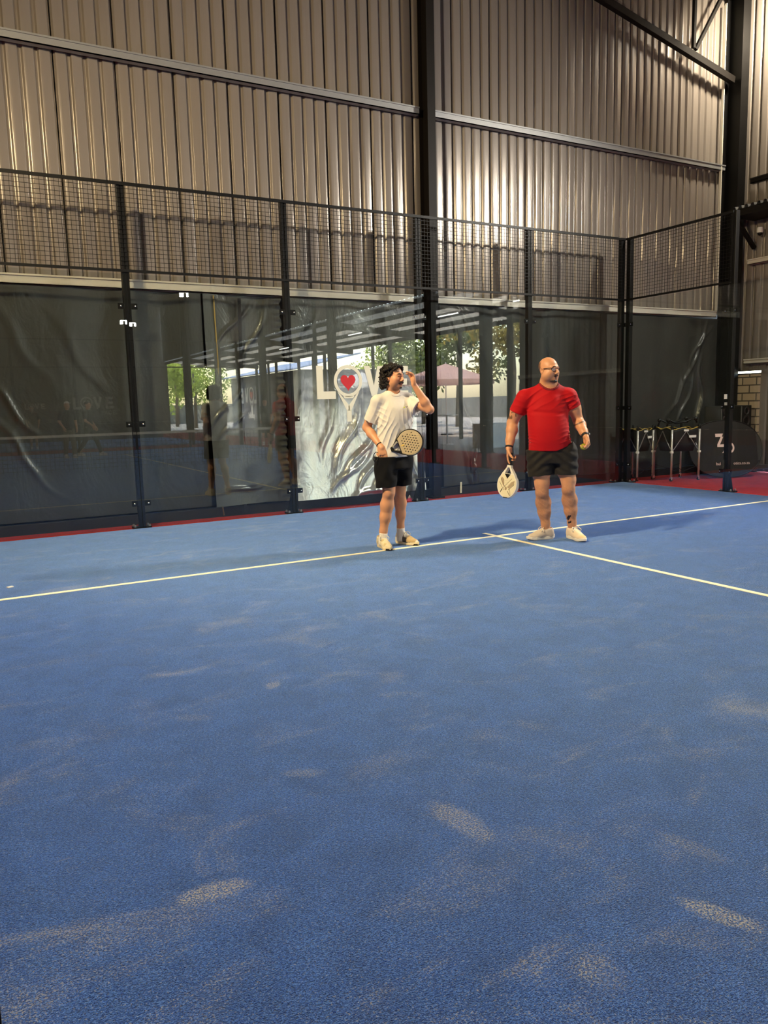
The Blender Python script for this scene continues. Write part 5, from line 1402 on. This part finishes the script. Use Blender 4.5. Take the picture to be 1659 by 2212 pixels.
# ---------------------------------------------------------------- people seen reflected in the glass
def figure(loc, rz, label, top, low, stride=.0, cap=None, skin=SK, arm=0.):
    E = empty('person', loc, rz, label, 'person')
    B = Field((-.42, -.45, .0), (.42, .45, 1.82), .011)
    hips = [V(-.09, 0, .92), V(.09, 0, .92)]; knees = [V(-.1, -.06-stride*.4, .5), V(.1, -.03+stride*.35, .5)]; ank = [V(-.1, -stride, .08), V(.1, stride*1.1, .09)]
    sh = [V(-.19, 0, 1.42), V(.19, 0, 1.42)]; el = [V(-.25, .05, 1.15), V(.25, .05-arm*.1, 1.15)]; wr = [V(-.22, -.12, .93), V(.20, -.18-arm*.1, .98)]
    B.loft([(.86, 0, 0, .15, .10), (1.1, 0, 0, .145, .10), (1.35, 0, 0, .17, .11), (1.47, 0, 0, .09, .07)], 0, .03)
    B.chain([(0, 0, 1.45), (0, -.01, 1.58)], [.056, .052], .03); hd = Head((0, -.02, 1.66), 0); hd.shape(B)
    for i in (0, 1):
        B.cone((0, 0, 1.47), sh[i], .05, .055, .03); B.chain([sh[i], el[i], wr[i]], [.054, .040, .028], .02)
        hand(B, wr[i], (0, -.3, -.95), (1 if i == 0 else -1, 0, 0), i == 1, (25, 30, 20), 1.05, fr=1.3)
        B.chain([hips[i], knees[i], ank[i]], [.085, .055, .04], .03); B.cone(ank[i], ank[i]+V(0, -.12, -.05), .042, .035, .02)
    B.build('body', skin_m, E, lambda P: np.tile(skin, (len(P), 1)))
    T = Field((-.42, -.3, .82), (.42, .3, 1.54), .011)
    T.loft([(.88, 0, 0, .175, .13), (1.1, 0, 0, .165, .125), (1.35, 0, 0, .185, .13), (1.48, 0, 0, .095, .08)], 0, .03)
    for i in (0, 1): T.cone((0, 0, 1.475), sh[i], .056, .066, .03); T.cone(sh[i], sh[i]*.35+el[i]*.65, .068, .064, .03)
    T.build('shirt', top, E)
    G = Field((-.32, -.4, .05), (.32, .4, .96), .011)
    G.loft([(.8, 0, 0, .16, .12), (.93, 0, 0, .165, .12)], 0, .03); long_ = low[1]
    for i in (0, 1): G.chain([hips[i]+V(0, 0, -.04), knees[i]+V(0, 0, .02)] + ([ank[i]+V(0, 0, .05)] if long_ else []), [.10, .078] + ([.06] if long_ else []), .03)
    G.build('trousers' if long_ else 'shorts', low[0], E)
    for i in (0, 1): shoe(E, 'shoe', (ank[i][0], ank[i][1]+.06), (0, -1), .28, painted_white, white_plastic, white_plastic, panel=lambda P: np.tile(lin(210, 206, 200), (len(P), 1)))
    hm = plain('dark hair '+label[:12], srgb(28, 22, 18), .8)
    hf = Field((-.12, -.15, 1.6), (.12, .15, 1.86), .008); hf.ell(hd.p(0, -.018, .048), (.080, .094, .076), hd.M, .01)
    o = hf.build('cap' if cap else 'hair', cap or hm, E)
    if cap: MB().box(hd.p(0, .11, .06), (.14, .10, .012)).build('visor', cap, o)
    return E
painted_white = painted('white trainer', .6)
navy = cloth('navy shirt', srgb(30, 34, 46)); blk_c = cloth('black shirt', srgb(22, 22, 24)); beige = cloth('beige trousers', srgb(120, 108, 92)); wht = cloth('pale shirt', srgb(200, 196, 188)); drk = cloth('dark trousers', srgb(40, 40, 44))
figure((-1.75, -16.6, 0), R(170), 'person in a white cap and navy top beyond the net, seen reflected', navy, (beige, True), .1, white_plastic)
figure((-1.0, -17.6, 0), R(130), 'person in dark clothes striding beyond the net, seen reflected beside the white cap', blk_c, (drk, True), .32, arm=1.)
figure((-2.08, -25.0, 0), R(185), 'person standing on the next court, faint at the left in the reflection', drk, (navy, False), .08)
figure((5.75, -19.2, -.012), R(200), 'person in a black t-shirt standing at the court side, seen reflected below the mirrored lettering', blk_c, (drk, False), .05)
# ================================================================ LIGHTS, SKY, CAMERA
lamp_glow = plain('lamp lens', (1, 1, 1, 1), .4, emit=(1, .93, .78, 1), estr=60.)
def floodlight(loc, target, power, col=(1, .86, .62), label='', pole=True, size=(.5, .32)):
    e = empty('floodlight' if pole else 'pendant_floodlight', loc, 0, label, 'floodlight', 'court floodlights')
    d = (Vector(target)-Vector(loc)).normalized(); q = d.to_track_quat('-Z', 'Y'); M3 = q.to_matrix()
    h = MB().box((0, 0, .05), (size[0]+.06, size[1]+.06, .07), None)
    ho = h.build('housing', black_steel, e, bevel=.01); ho.rotation_euler = q.to_euler()
    le = MB().box((0, 0, .012), (size[0], size[1], .004)).build('lens', lamp_glow, e); le.rotation_euler = q.to_euler()
    if pole:
        MB().bx(-.05, .05, .10, .20, -loc[2], .05).build('pole', black_steel, e)
        MB().bar((0, .15, 0), tuple(M3 @ Vector((0, 0, .08))), .04).build('bracket', black_steel, e)
    if not pole: MB().bx(-.015, .015, -.015, .015, .08, roofz(loc[0])-loc[2]).build('hanger', dark_steel, e)
    la = bpy.data.lights.new('flood_beam', 'AREA'); la.shape = 'RECTANGLE'; la.size, la.size_y = size; la.energy = power; la.color = col
    la.spread = PI if pole else R(125)
    lo = bpy.data.objects.new('flood_beam', la); C.objects.link(lo); lo.parent = e; lo.rotation_euler = q.to_euler(); lo.location = d*.004
    return e
WARM = (1, .79, .45); COOL = (1, .94, .82)
floodlight((-5.75, -4.0, 5.7), (-.5, -3.6, 0), 870, WARM, 'floodlight on a pole left of the court, seen as wall glints')
floodlight((5.8, -4.2, 5.6), (0, -3.6, 0), 800, COOL, 'floodlight on a pole right of the court, out past the side glass')
floodlight((-5.75, -14.5, 6.0), (0, -16, 0), 220, WARM, 'floodlight on a pole beyond the net, left')
floodlight((5.8, -14.5, 6.0), (0, -16, 0), 220, COOL, 'floodlight on a pole beyond the net, right')
floodlight((7.55, -1.35, 8.2), (8.12, -.55, 7.6), 230, (1, .88, .66), 'lamp under the roof at the upper right corner', pole=False, size=(.4, .3))
floodlight((3.66, -22.2, 6.0), (1, -12, 1), 120, COOL, 'distant floodlight seen reflected near the top of a glass pane', size=(.34, .16))
floodlight((3.9, -33.6, 6.0), (2, -24, 0), 160, COOL, 'distant floodlight seen reflected just right of the post', size=(.34, .2))
floodlight((3.25, -32.6, 6.0), (2, -24, 0), 160, COOL, 'distant floodlight seen reflected left of the post', size=(.34, .2))

W = bpy.data.worlds.new('day'); S.world = W; W.use_nodes = True; nt = W.node_tree
bg = nt.nodes['Background']; sky = nt.nodes.new('ShaderNodeTexSky'); sky.sky_type = 'NISHITA'; sky.sun_disc = False
sky.sun_elevation = R(52); sky.sun_rotation = R(200); sky.air_density = 1.3; sky.dust_density = 2.
nt.links.new(sky.outputs[0], bg.inputs['Color']); bg.inputs['Strength'].default_value = 2.9
sn = bpy.data.lights.new('sun', 'SUN'); sn.energy = 40; sn.angle = R(.6); sn.color = (1, .95, .85)
so = bpy.data.objects.new('sun', sn); C.objects.link(so); so.rotation_euler = (R(38), 0, R(200)); so.location = (30, -20, 30)

cam = bpy.data.cameras.new('camera'); co = bpy.data.objects.new('camera', cam); C.objects.link(co); S.camera = co
cam.sensor_fit = 'VERTICAL'; cam.sensor_height = 24.; cam.lens = 24.*1665.02813/2212.; cam.clip_start = .02; cam.clip_end = 500
Rm = Matrix(((0.87367708, -0.48582822, -0.02567666), (-0.08881089, -0.10737516, -0.99024401), (0.47833145, 0.86743387, -0.13695805)))
rx, ry, rz = Rm[0], Rm[1], Rm[2]
M = Matrix((( rx[0], -ry[0], -rz[0], -4.90367795), (rx[1], -ry[1], -rz[1], -9.50199531), (rx[2], -ry[2], -rz[2], 1.39628228), (0, 0, 0, 1)))
co.matrix_world = M
vs_ = S.view_settings; vs_.view_transform = 'Standard'; vs_.look = 'None'; vs_.exposure = 0.; vs_.gamma = 1.; vs_.use_curve_mapping = False
try:
    S.cycles.transparent_max_bounces = 24; S.cycles.max_bounces = 9; S.cycles.glossy_bounces = 6; S.cycles.diffuse_bounces = 4
    S.cycles.sample_clamp_indirect = 6.; S.cycles.use_denoising = True; S.cycles.adaptive_threshold = .02
except Exception:
    pass
